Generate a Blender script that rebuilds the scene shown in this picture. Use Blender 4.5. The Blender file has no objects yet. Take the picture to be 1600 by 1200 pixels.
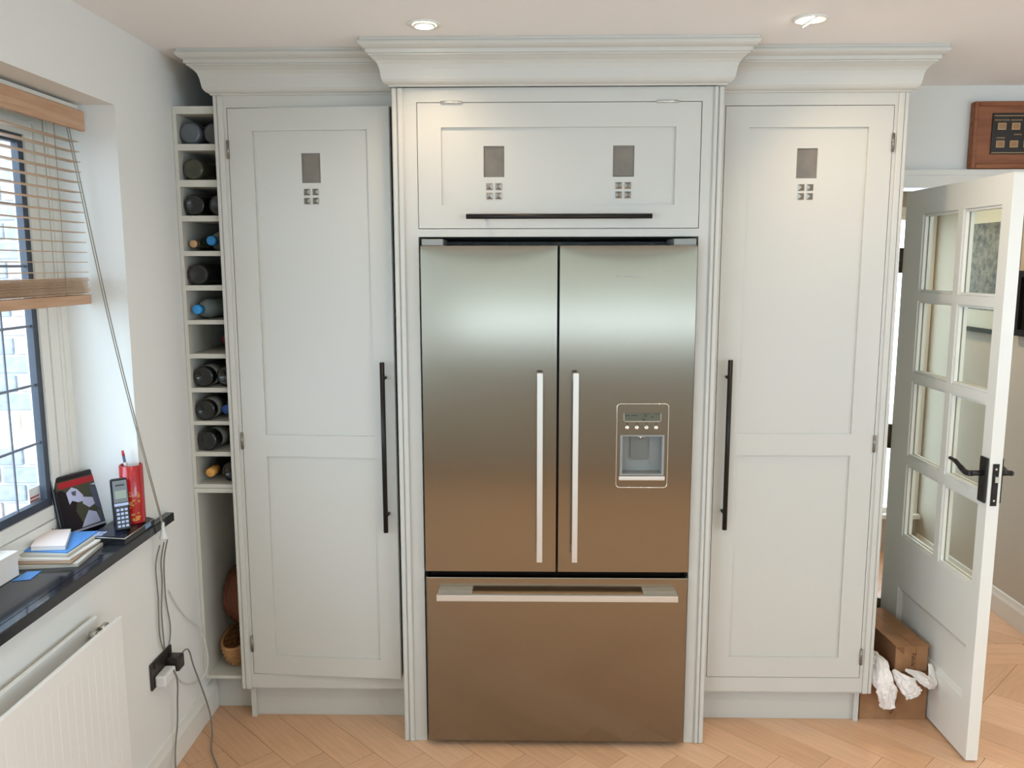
import bpy, bmesh, math, random
from mathutils import Matrix, Vector
random.seed(7)
SC = bpy.context.scene
COL = SC.collection

# ------------------------------------------------------------------ camera, world, light, exposure
cam = bpy.data.objects.new('camera', bpy.data.cameras.new('camera'))
COL.objects.link(cam)
cam.data.sensor_width = 36.0
cam.data.lens = 1291.75 / 1600 * 36
cam.data.clip_start = 0.02
cr, cu, cf = Vector((0.99984365, 0.01762477, -0.00142675)), Vector((-0.0011037, 0.14273477, 0.98976036)), Vector((-0.01764794, 0.98960404, -0.1427319))
cam.matrix_world = Matrix(((cr.x, cu.x, -cf.x, -0.1029), (cr.y, cu.y, -cf.y, -2.7431), (cr.z, cu.z, -cf.z, 1.6853), (0, 0, 0, 1)))
SC.camera = cam

world = bpy.data.worlds.new('sky'); SC.world = world
world.use_nodes = True
WN = world.node_tree.nodes
WN['Background'].inputs[0].default_value = (0.64, 0.82, 1.0, 1)
WN['Background'].inputs[1].default_value = 5.0
SC.view_settings.view_transform = 'Standard'
SC.view_settings.look = 'None'
SC.view_settings.gamma = 1.0
SC.view_settings.use_curve_mapping = False
SC.view_settings.exposure = 0.50

def lamp(name, kind, loc, energy, color=(1, 1, 1), rot=(0, 0, 0), **kw):
    d = bpy.data.lights.new(name, kind); d.energy = energy; d.color = color
    for k, v in kw.items():
        setattr(d, k, v)
    o = bpy.data.objects.new(name, d); COL.objects.link(o); o.location = loc; o.rotation_euler = rot
    return o

def portal(name, loc, rot, sx, sy):
    o = lamp(name, 'AREA', loc, 1.0, rot=rot, shape='RECTANGLE', size=sx, size_y=sy)
    o.data.cycles.is_portal = True
PI = math.pi
portal('left_window_portal', (-1.62, -1.0, 1.5), (0, -PI/2, 0), 1.3, 1.5)
portal('left_rear_window_portal', (-1.62, -3.72, 1.54), (0, -PI/2, 0), 1.48, 3.55)  # serves the added opening further along the left wall
portal('rear_window_portal', (0.9, -5.72, 1.52), (PI/2, 0, 0), 3.6, 1.15)  # serves the added opening at the far end
portal('side_window_portal', (3.16, -3.7, 1.55), (0, PI/2, 0), 1.3, 2.8)  # serves the added opening in the right wall
portal('hall_window_portal', (1.945, 2.14, 1.1), (-PI/2, 0, 0), 0.45, 1.75)
WARM = (1.0, 0.77, 0.55)
SPOT = 8.0

# ------------------------------------------------------------------ materials
def lin(c):
    return tuple((v/255/12.92 if v/255 <= 0.04045 else ((v/255+0.055)/1.055)**2.4) for v in c) + (1.0,)

def mat(name, rgb, rough=0.5, metal=0.0, spec=0.5, var=None, bump=0.0, bscale=60.0, stretch=None, coat=0.0, alpha_glass=None, aniso=0.0, rvar=0.0):
    m = bpy.data.materials.new(name); m.use_nodes = True
    nt = m.node_tree; N = nt.nodes; L = nt.links
    b = N['Principled BSDF']
    b.inputs['Base Color'].default_value = lin(rgb)
    b.inputs['Roughness'].default_value = rough
    b.inputs['Metallic'].default_value = metal
    b.inputs['Specular IOR Level'].default_value = spec
    b.inputs['Coat Weight'].default_value = coat
    b.inputs['Anisotropic'].default_value = aniso
    if var or bump or rvar:
        tc = N.new('ShaderNodeTexCoord'); mp = N.new('ShaderNodeMapping')
        L.new(tc.outputs['Object'], mp.inputs[0])
        if stretch: mp.inputs['Scale'].default_value = stretch
        nz = N.new('ShaderNodeTexNoise'); nz.inputs['Scale'].default_value = bscale; nz.inputs['Detail'].default_value = 4
        L.new(mp.outputs[0], nz.inputs['Vector'])
        if var:
            mx = N.new('ShaderNodeMix'); mx.data_type = 'RGBA'
            mx.inputs['A'].default_value = lin(rgb); mx.inputs['B'].default_value = lin(var)
            rp = N.new('ShaderNodeValToRGB'); rp.color_ramp.elements[0].position = 0.35; rp.color_ramp.elements[1].position = 0.68
            L.new(nz.outputs['Fac'], rp.inputs[0]); L.new(rp.outputs[0], mx.inputs['Factor'])
            L.new(mx.outputs['Result'], b.inputs['Base Color'])
        if bump:
            bp = N.new('ShaderNodeBump'); bp.inputs['Strength'].default_value = bump; bp.inputs['Distance'].default_value = 0.002
            L.new(nz.outputs['Fac'], bp.inputs['Height']); L.new(bp.outputs[0], b.inputs['Normal'])
        if rvar:
            mr = N.new('ShaderNodeMapRange'); mr.inputs['To Min'].default_value = rough - rvar; mr.inputs['To Max'].default_value = rough + rvar
            L.new(nz.outputs['Fac'], mr.inputs['Value']); L.new(mr.outputs[0], b.inputs['Roughness'])
    return m

def glass_mat(name, tint=(255, 255, 255), refl=0.08, rough=0.02):
    m = bpy.data.materials.new(name); m.use_nodes = True
    nt = m.node_tree; N = nt.nodes; L = nt.links
    N.remove(N['Principled BSDF'])
    t = N.new('ShaderNodeBsdfTransparent'); t.inputs[0].default_value = lin(tint)
    g = N.new('ShaderNodeBsdfGlossy'); g.inputs['Roughness'].default_value = rough
    fr = N.new('ShaderNodeFresnel'); fr.inputs[0].default_value = 1.45
    mx = N.new('ShaderNodeMixShader')
    ge = N.new('ShaderNodeNewGeometry'); sb = N.new('ShaderNodeMath'); sb.operation = 'SUBTRACT'; sb.inputs[0].default_value = 1.0
    L.new(ge.outputs['Backfacing'], sb.inputs[1])
    mu = N.new('ShaderNodeMath'); mu.operation = 'MULTIPLY'; L.new(fr.outputs[0], mu.inputs[0]); L.new(sb.outputs[0], mu.inputs[1])
    L.new(mu.outputs[0], mx.inputs[0])
    L.new(t.outputs[0], mx.inputs[1]); L.new(g.outputs[0], mx.inputs[2])
    L.new(mx.outputs[0], N['Material Output'].inputs[0])
    return m

def emis(name, rgb, s):
    m = bpy.data.materials.new(name); m.use_nodes = True
    b = m.node_tree.nodes['Principled BSDF']
    b.inputs['Base Color'].default_value = lin(rgb)
    b.inputs['Emission Color'].default_value = lin(rgb); b.inputs['Emission Strength'].default_value = s
    return m

M = {}
M['wall'] = mat('wall_paint', (234, 235, 230), 0.75, bump=0.04, bscale=180)
M['ceil'] = mat('ceiling_paint', (246, 245, 243), 0.8)
M['hallwall'] = mat('hall_paint', (196, 188, 170), 0.75)
M['white'] = mat('white_gloss', (232, 231, 222), 0.32)
M['cab'] = mat('cabinet_paint', (201, 199, 190), 0.42, bump=0.02, bscale=300)
M['cabin'] = mat('cabinet_inside', (70, 66, 58), 0.8)
M['rack'] = mat('rack_paint', (205, 202, 190), 0.5)
M['steel'] = mat('brushed_steel', (144, 136, 122), 0.18, metal=1.0, stretch=(0.6, 0.6, 120.0), bscale=9.0, rvar=0.035, aniso=0.35)
M['steelbar'] = mat('satin_aluminium', (220, 218, 212), 0.46, metal=1.0)
M['chrome'] = mat('chrome', (225, 222, 215), 0.12, metal=1.0)
M['fridgebody'] = mat('fridge_body', (38, 37, 37), 0.5)
M['dispgrey'] = mat('dispenser_plastic', (142, 143, 138), 0.4)
M['dispgrey2'] = mat('dispenser_paddle', (112, 113, 106), 0.35)
M['lcd'] = mat('lcd_display', (92, 94, 78), 0.25)
M['dark'] = mat('dark_mark', (30, 28, 24), 0.5)
M['bronze'] = mat('dark_bronze', (44, 40, 37), 0.38, metal=0.6)
M['iron'] = mat('black_iron', (38, 36, 34), 0.45, metal=0.3)
M['hinge'] = mat('antique_hinge', (96, 84, 66), 0.4, metal=0.8)
M['smoked'] = mat('smoked_glass', (112, 106, 97), 0.22, var=(128, 120, 108), bscale=14, bump=0.08)
M['pewter'] = mat('pewter', (142, 138, 128), 0.3, metal=0.9)
M['granite'] = mat('black_granite', (26, 27, 30), 0.1, var=(48, 50, 54), bscale=240)
M['wood'] = mat('blind_wood', (202, 166, 134), 0.5, var=(186, 146, 114), bscale=9, stretch=(9, 0.6, 9))
M['slat'] = mat('slat_wood', (206, 178, 150), 0.45, var=(178, 144, 112), bscale=9, stretch=(9, 0.6, 9))
M['cord'] = mat('blind_cord', (150, 143, 130), 0.8)
M['casement'] = mat('black_casement', (58, 66, 78), 0.45)
M['lead'] = mat('lead_strip', (128, 136, 150), 0.55, metal=0.2)
M['pane'] = glass_mat('window_glass')
M['doorpane'] = glass_mat('door_glass', (246, 248, 244))
M['brick_a'] = mat('brick_blue_grey', (160, 162, 168), 0.85, var=(138, 141, 150), bscale=30)
M['brick_b'] = mat('brick_pink_grey', (188, 174, 170), 0.85, var=(166, 153, 150), bscale=30)
M['brick_c'] = mat('brick_cream', (224, 208, 180), 0.85, var=(210, 190, 160), bscale=20)
M['mortar'] = mat('mortar', (200, 199, 196), 0.9)
M['paving'] = mat('paving', (150, 146, 138), 0.9)
M['leather'] = mat('plaque_wood', (152, 94, 56), 0.5, var=(128, 72, 42), bscale=7, stretch=(1, 8, 8))
M['plaqueblack'] = mat('plaque_black', (34, 28, 24), 0.3)
M['gold'] = mat('old_gold', (186, 156, 112), 0.4, metal=0.3)
M['mapart'] = mat('map_print', (140, 140, 120), 0.4, var=(66, 70, 56), bscale=34, spec=0.1)
M['mount'] = mat('picture_mount', (216, 220, 204), 0.7)
M['dgreen'] = mat('green_black_frame', (52, 58, 48), 0.7, spec=0.15)
M['matblack'] = mat('matt_black_frame', (32, 29, 27), 0.8, spec=0.1)
M['matblack2'] = mat('dark_print', (46, 42, 38), 0.8, var=(30, 28, 26), bscale=12, spec=0.1)
M['card'] = mat('cardboard', (164, 122, 84), 0.8, var=(150, 108, 72), bscale=20)
M['card2'] = mat('cardboard_dark', (132, 92, 60), 0.8)
M['ink'] = mat('box_ink', (74, 48, 30), 0.8)
M['tissue'] = mat('tissue_paper', (232, 226, 220), 0.8)
M['wicker_d'] = mat('dark_wicker', (112, 62, 40), 0.6)
M['wicker_l'] = mat('light_wicker', (184, 136, 88), 0.7)
M['glassblack'] = mat('black_bottle', (20, 21, 20), 0.12, coat=0.3)
M['glassgreen'] = mat('olive_bottle', (66, 66, 50), 0.14, coat=0.3)
M['glassgrey'] = mat('grey_bottle', (86, 92, 98), 0.16, coat=0.3)
M['clear'] = mat('clear_bottle', (150, 160, 156), 0.15, coat=0.3)
M['bluecap'] = mat('blue_cap', (52, 146, 214), 0.4)
M['navycap'] = mat('navy_cap', (44, 78, 150), 0.4)
M['cork'] = mat('cork', (198, 156, 112), 0.8)
M['amber'] = mat('amber_foil', (216, 156, 74), 0.4)
M['redfoil'] = mat('red_foil', (140, 48, 52), 0.4)
M['paperlabel'] = mat('bottle_label', (150, 150, 144), 0.7)
M['radi'] = mat('radiator_enamel', (236, 237, 233), 0.35)
M['copper'] = mat('copper_pipe', (150, 110, 90), 0.35, metal=0.9)
M['socket'] = mat('socket_black', (44, 38, 34), 0.35)
M['plugw'] = mat('white_plastic', (226, 226, 224), 0.4)
M['cabledark'] = mat('grey_cable', (126, 124, 118), 0.6)
M['cablelight'] = mat('pale_cable', (218, 216, 210), 0.6)
M['phone'] = mat('phone_black', (22, 23, 28), 0.25)
M['phonegrey'] = mat('phone_grey', (112, 120, 122), 0.3)
M['phonebase'] = mat('phone_navy', (30, 34, 56), 0.3)
M['key'] = mat('phone_key', (190, 204, 236), 0.5)
M['bluelcd'] = mat('blue_display', (110, 150, 200), 0.3)
M['redlac'] = mat('red_lacquer', (176, 24, 32), 0.15, coat=0.5)
M['goldleaf'] = mat('gold_pattern', (214, 152, 84), 0.35, metal=0.4)
M['penred'] = mat('pen_red', (206, 46, 64), 0.4)
M['penbody'] = mat('pen_body', (84, 92, 122), 0.4)
M['bluepaper'] = mat('blue_paper', (86, 146, 214), 0.6)
M['paper'] = mat('white_paper', (236, 232, 226), 0.7)
M['papergrey'] = mat('grey_paper', (188, 184, 172), 0.7)
M['paperbrown'] = mat('brown_paper', (150, 124, 98), 0.7)
M['pgreen'] = mat('print_green', (70, 76, 56), 0.35)
M['pwhite'] = mat('print_pale', (196, 202, 226), 0.35)
M['pdark'] = mat('print_dark', (22, 24, 28), 0.3)
M['pgrey'] = mat('print_slate', (84, 88, 108), 0.35)
M['pred'] = mat('print_red', (172, 36, 44), 0.35)
M['poch'] = mat('print_ochre', (176, 172, 130), 0.35)
M['lens'] = emis('lamp_lens', (255, 244, 226), 14.0)
def cloth_mat(name, rgb):
    m = bpy.data.materials.new(name); m.use_nodes = True
    nt = m.node_tree; N = nt.nodes; N.remove(N['Principled BSDF'])
    d_ = N.new('ShaderNodeBsdfDiffuse'); d_.inputs[0].default_value = lin((230, 228, 222))
    t_ = N.new('ShaderNodeBsdfTranslucent'); t_.inputs[0].default_value = lin(rgb)
    mx = N.new('ShaderNodeMixShader'); mx.inputs[0].default_value = 0.5
    nt.links.new(d_.outputs[0], mx.inputs[1]); nt.links.new(t_.outputs[0], mx.inputs[2]); nt.links.new(mx.outputs[0], N['Material Output'].inputs[0])
    return m
M['blindcloth'] = cloth_mat('blind_cloth', (180, 178, 162))
M['floorbase'] = mat('floor_joint', (140, 100, 68), 0.7)
PLANK = []
for i, c in enumerate([(220, 176, 138), (215, 170, 131), (223, 180, 143), (211, 167, 129), (219, 173, 134)]):
    m = mat('oak_plank_%d' % i, c, 0.36, var=tuple(int(v*0.94) for v in c), bscale=5.0, stretch=(1.2, 14, 1))
    PLANK.append(m)

# ------------------------------------------------------------------ mesh builder
class MB:
    def __init__(s):
        s.bm = bmesh.new()
    def box(s, x0, x1, y0, y1, z0, z1, b=0.0, seg=1, mx=None):
        t = bmesh.new()
        v = [t.verts.new(p) for p in ((x0,y0,z0),(x1,y0,z0),(x1,y1,z0),(x0,y1,z0),(x0,y0,z1),(x1,y0,z1),(x1,y1,z1),(x0,y1,z1))]
        for f in ((0,3,2,1),(4,5,6,7),(0,1,5,4),(1,2,6,5),(2,3,7,6),(3,0,4,7)):
            t.faces.new([v[i] for i in f])
        if b > 0:
            bmesh.ops.bevel(t, geom=list(t.edges), offset=b, segments=seg, profile=0.5, affect='EDGES')
        return s.add(t, mx)
    def add(s, t, mx=None):
        if mx is not None: t.transform(mx)
        mp = {}
        for v in t.verts: mp[v] = s.bm.verts.new(v.co)
        for f in t.faces:
            try:
                g = s.bm.faces.new([mp[v] for v in f.verts]); g.smooth = f.smooth
            except ValueError: pass
        t.free(); return s
    def ring(s, rings, cap=True, smooth=True, closed=False):
        R = [[s.bm.verts.new(p) for p in r] for r in rings]
        n = len(R[0]); k = len(R)
        for i in range(k if closed else k-1):
            a, b = R[i], R[(i+1) % k]
            for j in range(n):
                f = s.bm.faces.new((a[j], a[(j+1) % n], b[(j+1) % n], b[j])); f.smooth = smooth
        if cap and not closed:
            s.bm.faces.new(R[0][::-1]); s.bm.faces.new(R[-1])
        return s
    def cyl(s, p0, p1, r0, r1=None, n=16, smooth=True):
        return s.tube([p0, p1], [r0, r0 if r1 is None else r1], n, smooth)
    def tube(s, pts, r, n=8, smooth=True, closed=False):
        pts = [Vector(p) for p in pts]; k = len(pts)
        rs = r if isinstance(r, (list, tuple)) else [r]*k
        rings = []; prev = None
        for i, p in enumerate(pts):
            if closed: d = pts[(i+1) % k]-pts[i-1]
            else: d = pts[min(i+1, k-1)]-pts[max(i-1, 0)]
            d.normalize()
            if prev is None:
                a = Vector((0,0,1)) if abs(d.z) < 0.9 else Vector((1,0,0))
                u = d.cross(a).normalized()
            else:
                u = (prev - d*prev.dot(d)).normalized()
            w = d.cross(u); prev = u
            rings.append([p + (u*math.cos(2*PI*j/n)+w*math.sin(2*PI*j/n))*rs[i] for j in range(n)])
        return s.ring(rings, True, smooth, closed)
    def lathe(s, prof, mx=None, n=24, cap=True):
        t = MB(); t.ring([[(r*math.cos(2*PI*j/n), r*math.sin(2*PI*j/n), h) for j in range(n)] for r, h in prof], cap, True)
        return s.add(t.bm, mx)
    def prism(s, poly, fn, t0, t1):
        a = [s.bm.verts.new(fn(p[0], p[1], t0)) for p in poly]; b = [s.bm.verts.new(fn(p[0], p[1], t1)) for p in poly]
        n = len(poly)
        s.bm.faces.new(a); s.bm.faces.new(b[::-1])
        for i in range(n): s.bm.faces.new((a[i], b[i], b[(i+1) % n], a[(i+1) % n]))
        return s
    def strip(s, profs, smooth=False):
        # profs: list of cross-sections (open polylines); bridged one after another
        R = [[s.bm.verts.new(p) for p in r] for r in profs]
        for a, b in zip(R, R[1:]):
            for j in range(len(a)-1):
                f = s.bm.faces.new((a[j], b[j], b[j+1], a[j+1])); f.smooth = smooth
        return s
    def xf(s, mx):
        s.bm.transform(mx); return s

def spline(pts, k=6):
    P = [Vector(p) for p in pts]; out = []
    for i in range(len(P)-1):
        p0, p1, p2, p3 = P[max(i-1,0)], P[i], P[i+1], P[min(i+2,len(P)-1)]
        for j in range(k):
            t = j/k
            out.append(0.5*((2*p1)+(p2-p0)*t+(2*p0-5*p1+4*p2-p3)*t*t+(3*p1-p0-3*p2+p3)*t**3))
    out.append(P[-1]); return out

ORG = {}
def obj(name, mb, m, parent=None, label=None, cat=None, group=None, kind=None, at=None):
    """one mesh object; coordinates are world, stored relative to the thing's origin"""
    bm = mb.bm
    bmesh.ops.recalc_face_normals(bm, faces=list(bm.faces))
    if parent is not None: org = ORG[parent.name]
    elif at is not None: org = Vector(at)
    else:
        vs = [v.co for v in bm.verts]
        org = Vector(((min(v.x for v in vs)+max(v.x for v in vs))/2, (min(v.y for v in vs)+max(v.y for v in vs))/2, min(v.z for v in vs)))
    bm.transform(Matrix.Translation(-org))
    me = bpy.data.meshes.new(name); bm.to_mesh(me); bm.free()
    me.materials.append(m)
    o = bpy.data.objects.new(name, me); COL.objects.link(o)
    ORG[o.name] = org
    if parent is not None: o.parent = parent
    else: o.location = org
    tag(o, label, cat, group, kind)
    return o
def tag(o, label=None, cat=None, group=None, kind=None):
    if label: o['label'] = label
    if cat: o['category'] = cat
    if group: o['group'] = group
    if kind: o['kind'] = kind
def thing(name, loc, label, cat, group=None, kind=None):
    o = bpy.data.objects.new(name, None); COL.objects.link(o); o.location = loc; o.empty_display_size = 0.05
    ORG[o.name] = Vector(loc); tag(o, label, cat, group, kind); return o
def B(*a, **k): return MB().box(*a, **k)
def text(body, size, mx, depth=0.0006):
    c = bpy.data.curves.new('t', 'FONT'); c.body = body; c.size = size; c.extrude = depth; c.align_x = 'CENTER'; c.align_y = 'CENTER'; c.resolution_u = 2
    o = bpy.data.objects.new('t', c); COL.objects.link(o)
    dg = bpy.context.evaluated_depsgraph_get()
    me = bpy.data.meshes.new_from_object(o.evaluated_get(dg))
    bpy.data.objects.remove(o); bpy.data.curves.remove(c)
    mb = MB(); mb.bm.from_mesh(me); bpy.data.meshes.remove(me)
    return mb.xf(mx)
FRONT = Matrix.Rotation(PI/2, 4, 'X')          # text standing in the x-z plane, read from -y
def S(name, mb, m, label, cat, parent=None):
    return obj(name, mb, m, parent, label, cat, kind='structure')

# ------------------------------------------------------------------ dimensions
H = 2.378          # ceiling
XL = -1.305        # left wall face
YW = 0.66          # wall with the doorway
XR = 3.0
YB = -5.6
YS = 0.11          # front of the two side cabinets

# ------------------------------------------------------------------ room shell
S('ceiling', B(XL-0.3, XR+0.2, YB-0.15, 2.2, H, H+0.1), M['ceil'], 'flat white painted ceiling with recessed lights above the cabinets', 'ceiling')
# left wall with the window opening and one added behind the viewer
W1 = (-1.78, -0.262, 0.842, 2.148)
W2 = (-5.5, -1.95, 0.80, 2.28)
mb = MB(); x0, x1 = XL-0.30, XL
mb.box(x0, x1, W2[1], 2.2, -0.06, 0.842); mb.box(x0, x1, W2[1], 2.2, 2.148, H)
mb.box(x0, x1, YB-0.15, W2[0], -0.06, H); mb.box(x0, x1, W2[0], W2[1], -0.06, W2[2]); mb.box(x0, x1, W2[0], W2[1], W2[3], H); mb.box(x0, x1, W2[1], W1[0], 0.842, 2.148); mb.box(x0, x1, W1[1], 2.2, 0.842, 2.148)
S('wall_left', mb, M['wall'], 'white plastered wall on the left holding the window recess', 'wall')
# wall behind the cabinets with the doorway
mb = MB()
mb.box(XL, 1.355, YW, 0.78, -0.06, H); mb.box(2.155, XR, YW, 0.78, -0.06, H); mb.box(1.355, 2.155, YW, 0.78, 2.015, H)
S('wall_back', mb, M['wall'], 'pale wall behind the cabinets with the hall doorway', 'wall')
mb = MB(); mb.box(XR, XR+0.15, YB, -5.1, -0.06, H); mb.box(XR, XR+0.15, -2.3, 0.78, -0.06, H); mb.box(XR, XR+0.15, -5.1, -2.3, -0.06, 0.9); mb.box(XR, XR+0.15, -5.1, -2.3, 2.2, H)
S('wall_right', mb, M['wall'], 'white wall on the right side of the kitchen', 'wall')
mb = MB(); mb.box(XL, XR+0.15, YB-0.12, YB, -0.06, 0.95); mb.box(XL, XR+0.15, YB-0.12, YB, 2.1, H); mb.box(XL, -0.9, YB-0.12, YB, 0.95, 2.1); mb.box(2.7, XR+0.15, YB-0.12, YB, 0.95, 2.1)
S('wall_rear', mb, M['wall'], 'white wall at the far end behind the viewer', 'wall')
# hall
S('wall_hall_right', B(2.197, 2.30, 0.78, 2.2, -0.06, H), M['hallwall'], 'beige hall wall carrying the two framed pictures', 'wall')
S('wall_hall_left', B(0.2, 0.30, 0.78, 2.2, -0.06, H), M['hallwall'], 'beige hall wall hidden behind the tall cabinets', 'wall')
mb = MB(); mb.box(0.3, 1.70, 2.02, 2.12, -0.06, H); mb.box(2.192, 2.197, 2.02, 2.12, -0.06, H); mb.box(1.70, 2.192, 2.02, 2.12, -0.06, 0.24); mb.box(1.70, 2.192, 2.02, 2.12, 1.96, H)
S('wall_hall_end', mb, M['hallwall'], 'beige end wall of the hall around the tall bright window', 'wall')
w = thing('window_2', (1.9, 2.02, 0.24), 'tall narrow white framed window at the end of the hall', 'window', kind='structure')
mb = MB(); mb.box(1.701, 1.75, 2.0, 2.07, 0.24, 1.96); mb.box(2.148, 2.191, 2.0, 2.07, 0.24, 1.96); mb.box(1.75, 2.148, 2.0, 2.07, 0.24, 0.27); mb.box(1.75, 2.148, 2.0, 2.07, 1.93, 1.96)
mb.box(1.67, 1.701, 1.99, 2.02, 0.2, 2.0); mb.box(1.701, 2.191, 1.99, 2.02, 1.96, 2.0)
obj('window_frame', mb, M['white'], w); obj('window_pane', B(1.75, 2.148, 2.03, 2.036, 0.27, 1.93), M['pane'], w)
obj('window_sill', B(1.66, 2.19, 1.95, 2.0, 0.215, 0.24), M['white'], w)
w = thing('added_window_3', (0.9, YB, 0.95), 'added unseen wide white framed window at the far end behind the viewer', 'window', kind='structure')  # added unseen opening: frontal daylight and the bright band in the steel
mb = MB()
for a in (-0.9, 0.28, 1.48, 2.65): mb.box(a, a+0.05, YB-0.09, YB-0.03, 0.95, 2.1)
mb.box(-0.9, 2.7, YB-0.09, YB-0.03, 0.95, 0.98); mb.box(-0.9, 2.7, YB-0.09, YB-0.03, 2.06, 2.1)
obj('window_frame', mb, M['white'], w)
rb_ = thing('added_roller_blind', (0.9, YB-0.012, 1.27), 'added unseen white fabric roller blind half down over the far window behind the viewer', 'blind')  # added unseen cloth, gives the upper steel doors a pale reflection
obj('fabric', MB().strip([[(-0.88, YB-0.013, 1.285), (-0.88, YB-0.013, 2.06)], [(2.68, YB-0.013, 1.285), (2.68, YB-0.013, 2.06)]]), M['blindcloth'], rb_)
obj('hem_bar', B(-0.88, 2.68, YB-0.018, YB-0.008, 1.262, 1.284), M['white'], rb_); obj('roller', MB().cyl((-0.88, YB-0.02, 2.078), (2.68, YB-0.02, 2.078), 0.018, n=14), M['white'], rb_)
w = thing('added_window_5', (XR, -3.7, 0.9), 'added unseen white framed window on the right side behind the viewer', 'window', kind='structure')  # added out of view to throw cool daylight on the left wall
mb = MB()
for a in (-5.1, -4.18, -3.27, -2.35): mb.box(XR+0.05, XR+0.1, a, a+0.05, 0.9, 2.2)
mb.box(XR+0.05, XR+0.1, -5.1, -2.3, 0.9, 0.95); mb.box(XR+0.05, XR+0.1, -5.1, -2.3, 2.15, 2.2)
obj('window_frame', mb, M['white'], w)
w = thing('added_window_4', (XL-0.2, -3.72, 0.80), 'added unseen tall white framed window further along the left wall', 'window', kind='structure')  # added out of view for more daylight from the left
mb = MB()
for a in (-5.5, -4.33, -3.17, -2.0): mb.box(XL-0.25, XL-0.19, a, a+0.05, 0.80, 2.28)
mb.box(XL-0.25, XL-0.19, -5.5, -1.95, 0.80, 0.86); mb.box(XL-0.25, XL-0.19, -5.5, -1.95, 2.22, 2.28)
obj('window_frame', mb, M['white'], w)

# ------------------------------------------------------------------ floor: herringbone oak
fl = S('floor', B(XL-0.3, XR+0.15, YB-0.12, 2.2, -0.08, -0.012), M['floorbase'], 'pale oak herringbone wood floor', 'floor')
ORG[fl.name] = Vector(fl.location)
def clip(poly, rect):
    x0, x1, y0, y1 = rect
    for ax, v, sgn in ((0, x0, 1), (0, x1, -1), (1, y0, 1), (1, y1, -1)):
        out = []
        for i in range(len(poly)):
            a, b = poly[i-1], poly[i]
            da, db = (a[ax]-v)*sgn, (b[ax]-v)*sgn
            if (da >= 0) != (db >= 0):
                t = da/(da-db); out.append((a[0]+(b[0]-a[0])*t, a[1]+(b[1]-a[1])*t))
            if db >= 0: out.append(b)
        poly = out
        if len(poly) < 3: return []
    return poly
def area(p): return abs(sum(p[i-1][0]*p[i][1]-p[i][0]*p[i-1][1] for i in range(len(p))))/2
WB, NB = 0.1245, 5
P0, Q0 = -0.6272, -0.3925-NB*WB
r2 = math.sqrt(2)
def rect_pq(p0, p1, q0, q1, g=0.0007):
    p0 += g; p1 -= g; q0 += g; q1 -= g
    return [((p+q)/r2, (p-q)/r2) for p, q in ((p0,q0),(p1,q0),(p1,q1),(p0,q1))]
def herring(rect):
    out = []
    for i in range(-70, 70):
        for m_ in range(-9, 10):
            q = Q0+i*WB+2*NB*WB*m_
            out.append((rect_pq(P0+i*WB, P0+(i+1)*WB, q, q+NB*WB), -45))
            j = i
            out.append((rect_pq(P0+(j-2*NB+1)*WB, P0+(j-NB+1)*WB, Q0+j*WB+2*NB*WB*m_, Q0+(j+1)*WB+2*NB*WB*m_), 45))
    res = []
    for poly, a in out:
        c = clip(poly, rect)
        if c and area(c) > 2e-4: res.append((c, a))
    return res
rp = random.Random(3)
def plank(poly, ang, z, parent, name='plank'):
    # geometry laid out so that the grain (object X) runs along the plank
    cx = sum(p[0] for p in poly)/len(poly); cy = sum(p[1] for p in poly)/len(poly)
    R_ = Matrix.Rotation(math.radians(-ang), 2)
    loc = [R_ @ Vector((p[0]-cx, p[1]-cy)) for p in poly]
    mb = MB(); mb.prism([(v.x, v.y) for v in loc], lambda a, b, t: (a, b, t), -0.012, 0.0)
    bmesh.ops.recalc_face_normals(mb.bm, faces=list(mb.bm.faces))
    me = bpy.data.meshes.new('plank'); mb.bm.to_mesh(me); mb.bm.free(); me.materials.append(rp.choice(PLANK))
    o = bpy.data.objects.new(name, me); COL.objects.link(o); o.parent = parent
    o.location = Vector((cx, cy, z-rp.random()*0.0004)) - ORG[parent.name]; o.rotation_euler = (0, 0, math.radians(ang))
    return o
for poly, a in herring((XL, XR, -0.9, 0.60)): plank(poly, a, 0.0, fl)
for poly, a in herring((1.30, 2.197, 0.80, 2.02)): plank(poly, a, 0.0, fl)
plank([(1.386, 0.602), (2.12, 0.602), (2.12, 0.70), (1.386, 0.70)], 0, 0.0, fl)
plank([(1.386, 0.702), (2.12, 0.702), (2.12, 0.798), (1.386, 0.798)], 0, 0.0, fl)
big = MB()
for poly, a in herring((XL, XR, YB, -0.901)): big.prism(poly, lambda x, y, t: (x, y, t), -0.012, 0.0)
o = obj('plank_field', big, PLANK[0], fl, kind='stuff')

# baseboards
def base_profile(sgn):
    return [(0, 0), (0.016, 0), (0.016, 0.085), (0.011, 0.1), (0.008, 0.118), (0, 0.12)]
mb = MB(); mb.prism(base_profile(1), lambda a, b, t: (XL+0.0005+a, t, b+0.0005), -1.95, 0.218)
S('baseboard_left', mb, M['white'], 'white baseboard along the left wall under the socket', 'baseboard')
mb = MB(); mb.prism(base_profile(1), lambda a, b, t: (2.1965-a, t, b+0.0005), 0.785, 1.98)
mbk = MB(); mbk.prism(base_profile(1), lambda a, b, t: (t, YW-0.0005-a, b+0.0005), 2.20, XR-0.001)
S('baseboard_back', mbk, M['white'], 'white baseboard right of the hall doorway', 'baseboard')
S('baseboard_hall', mb, M['white'], 'white baseboard along the right hall wall', 'baseboard')

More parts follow.
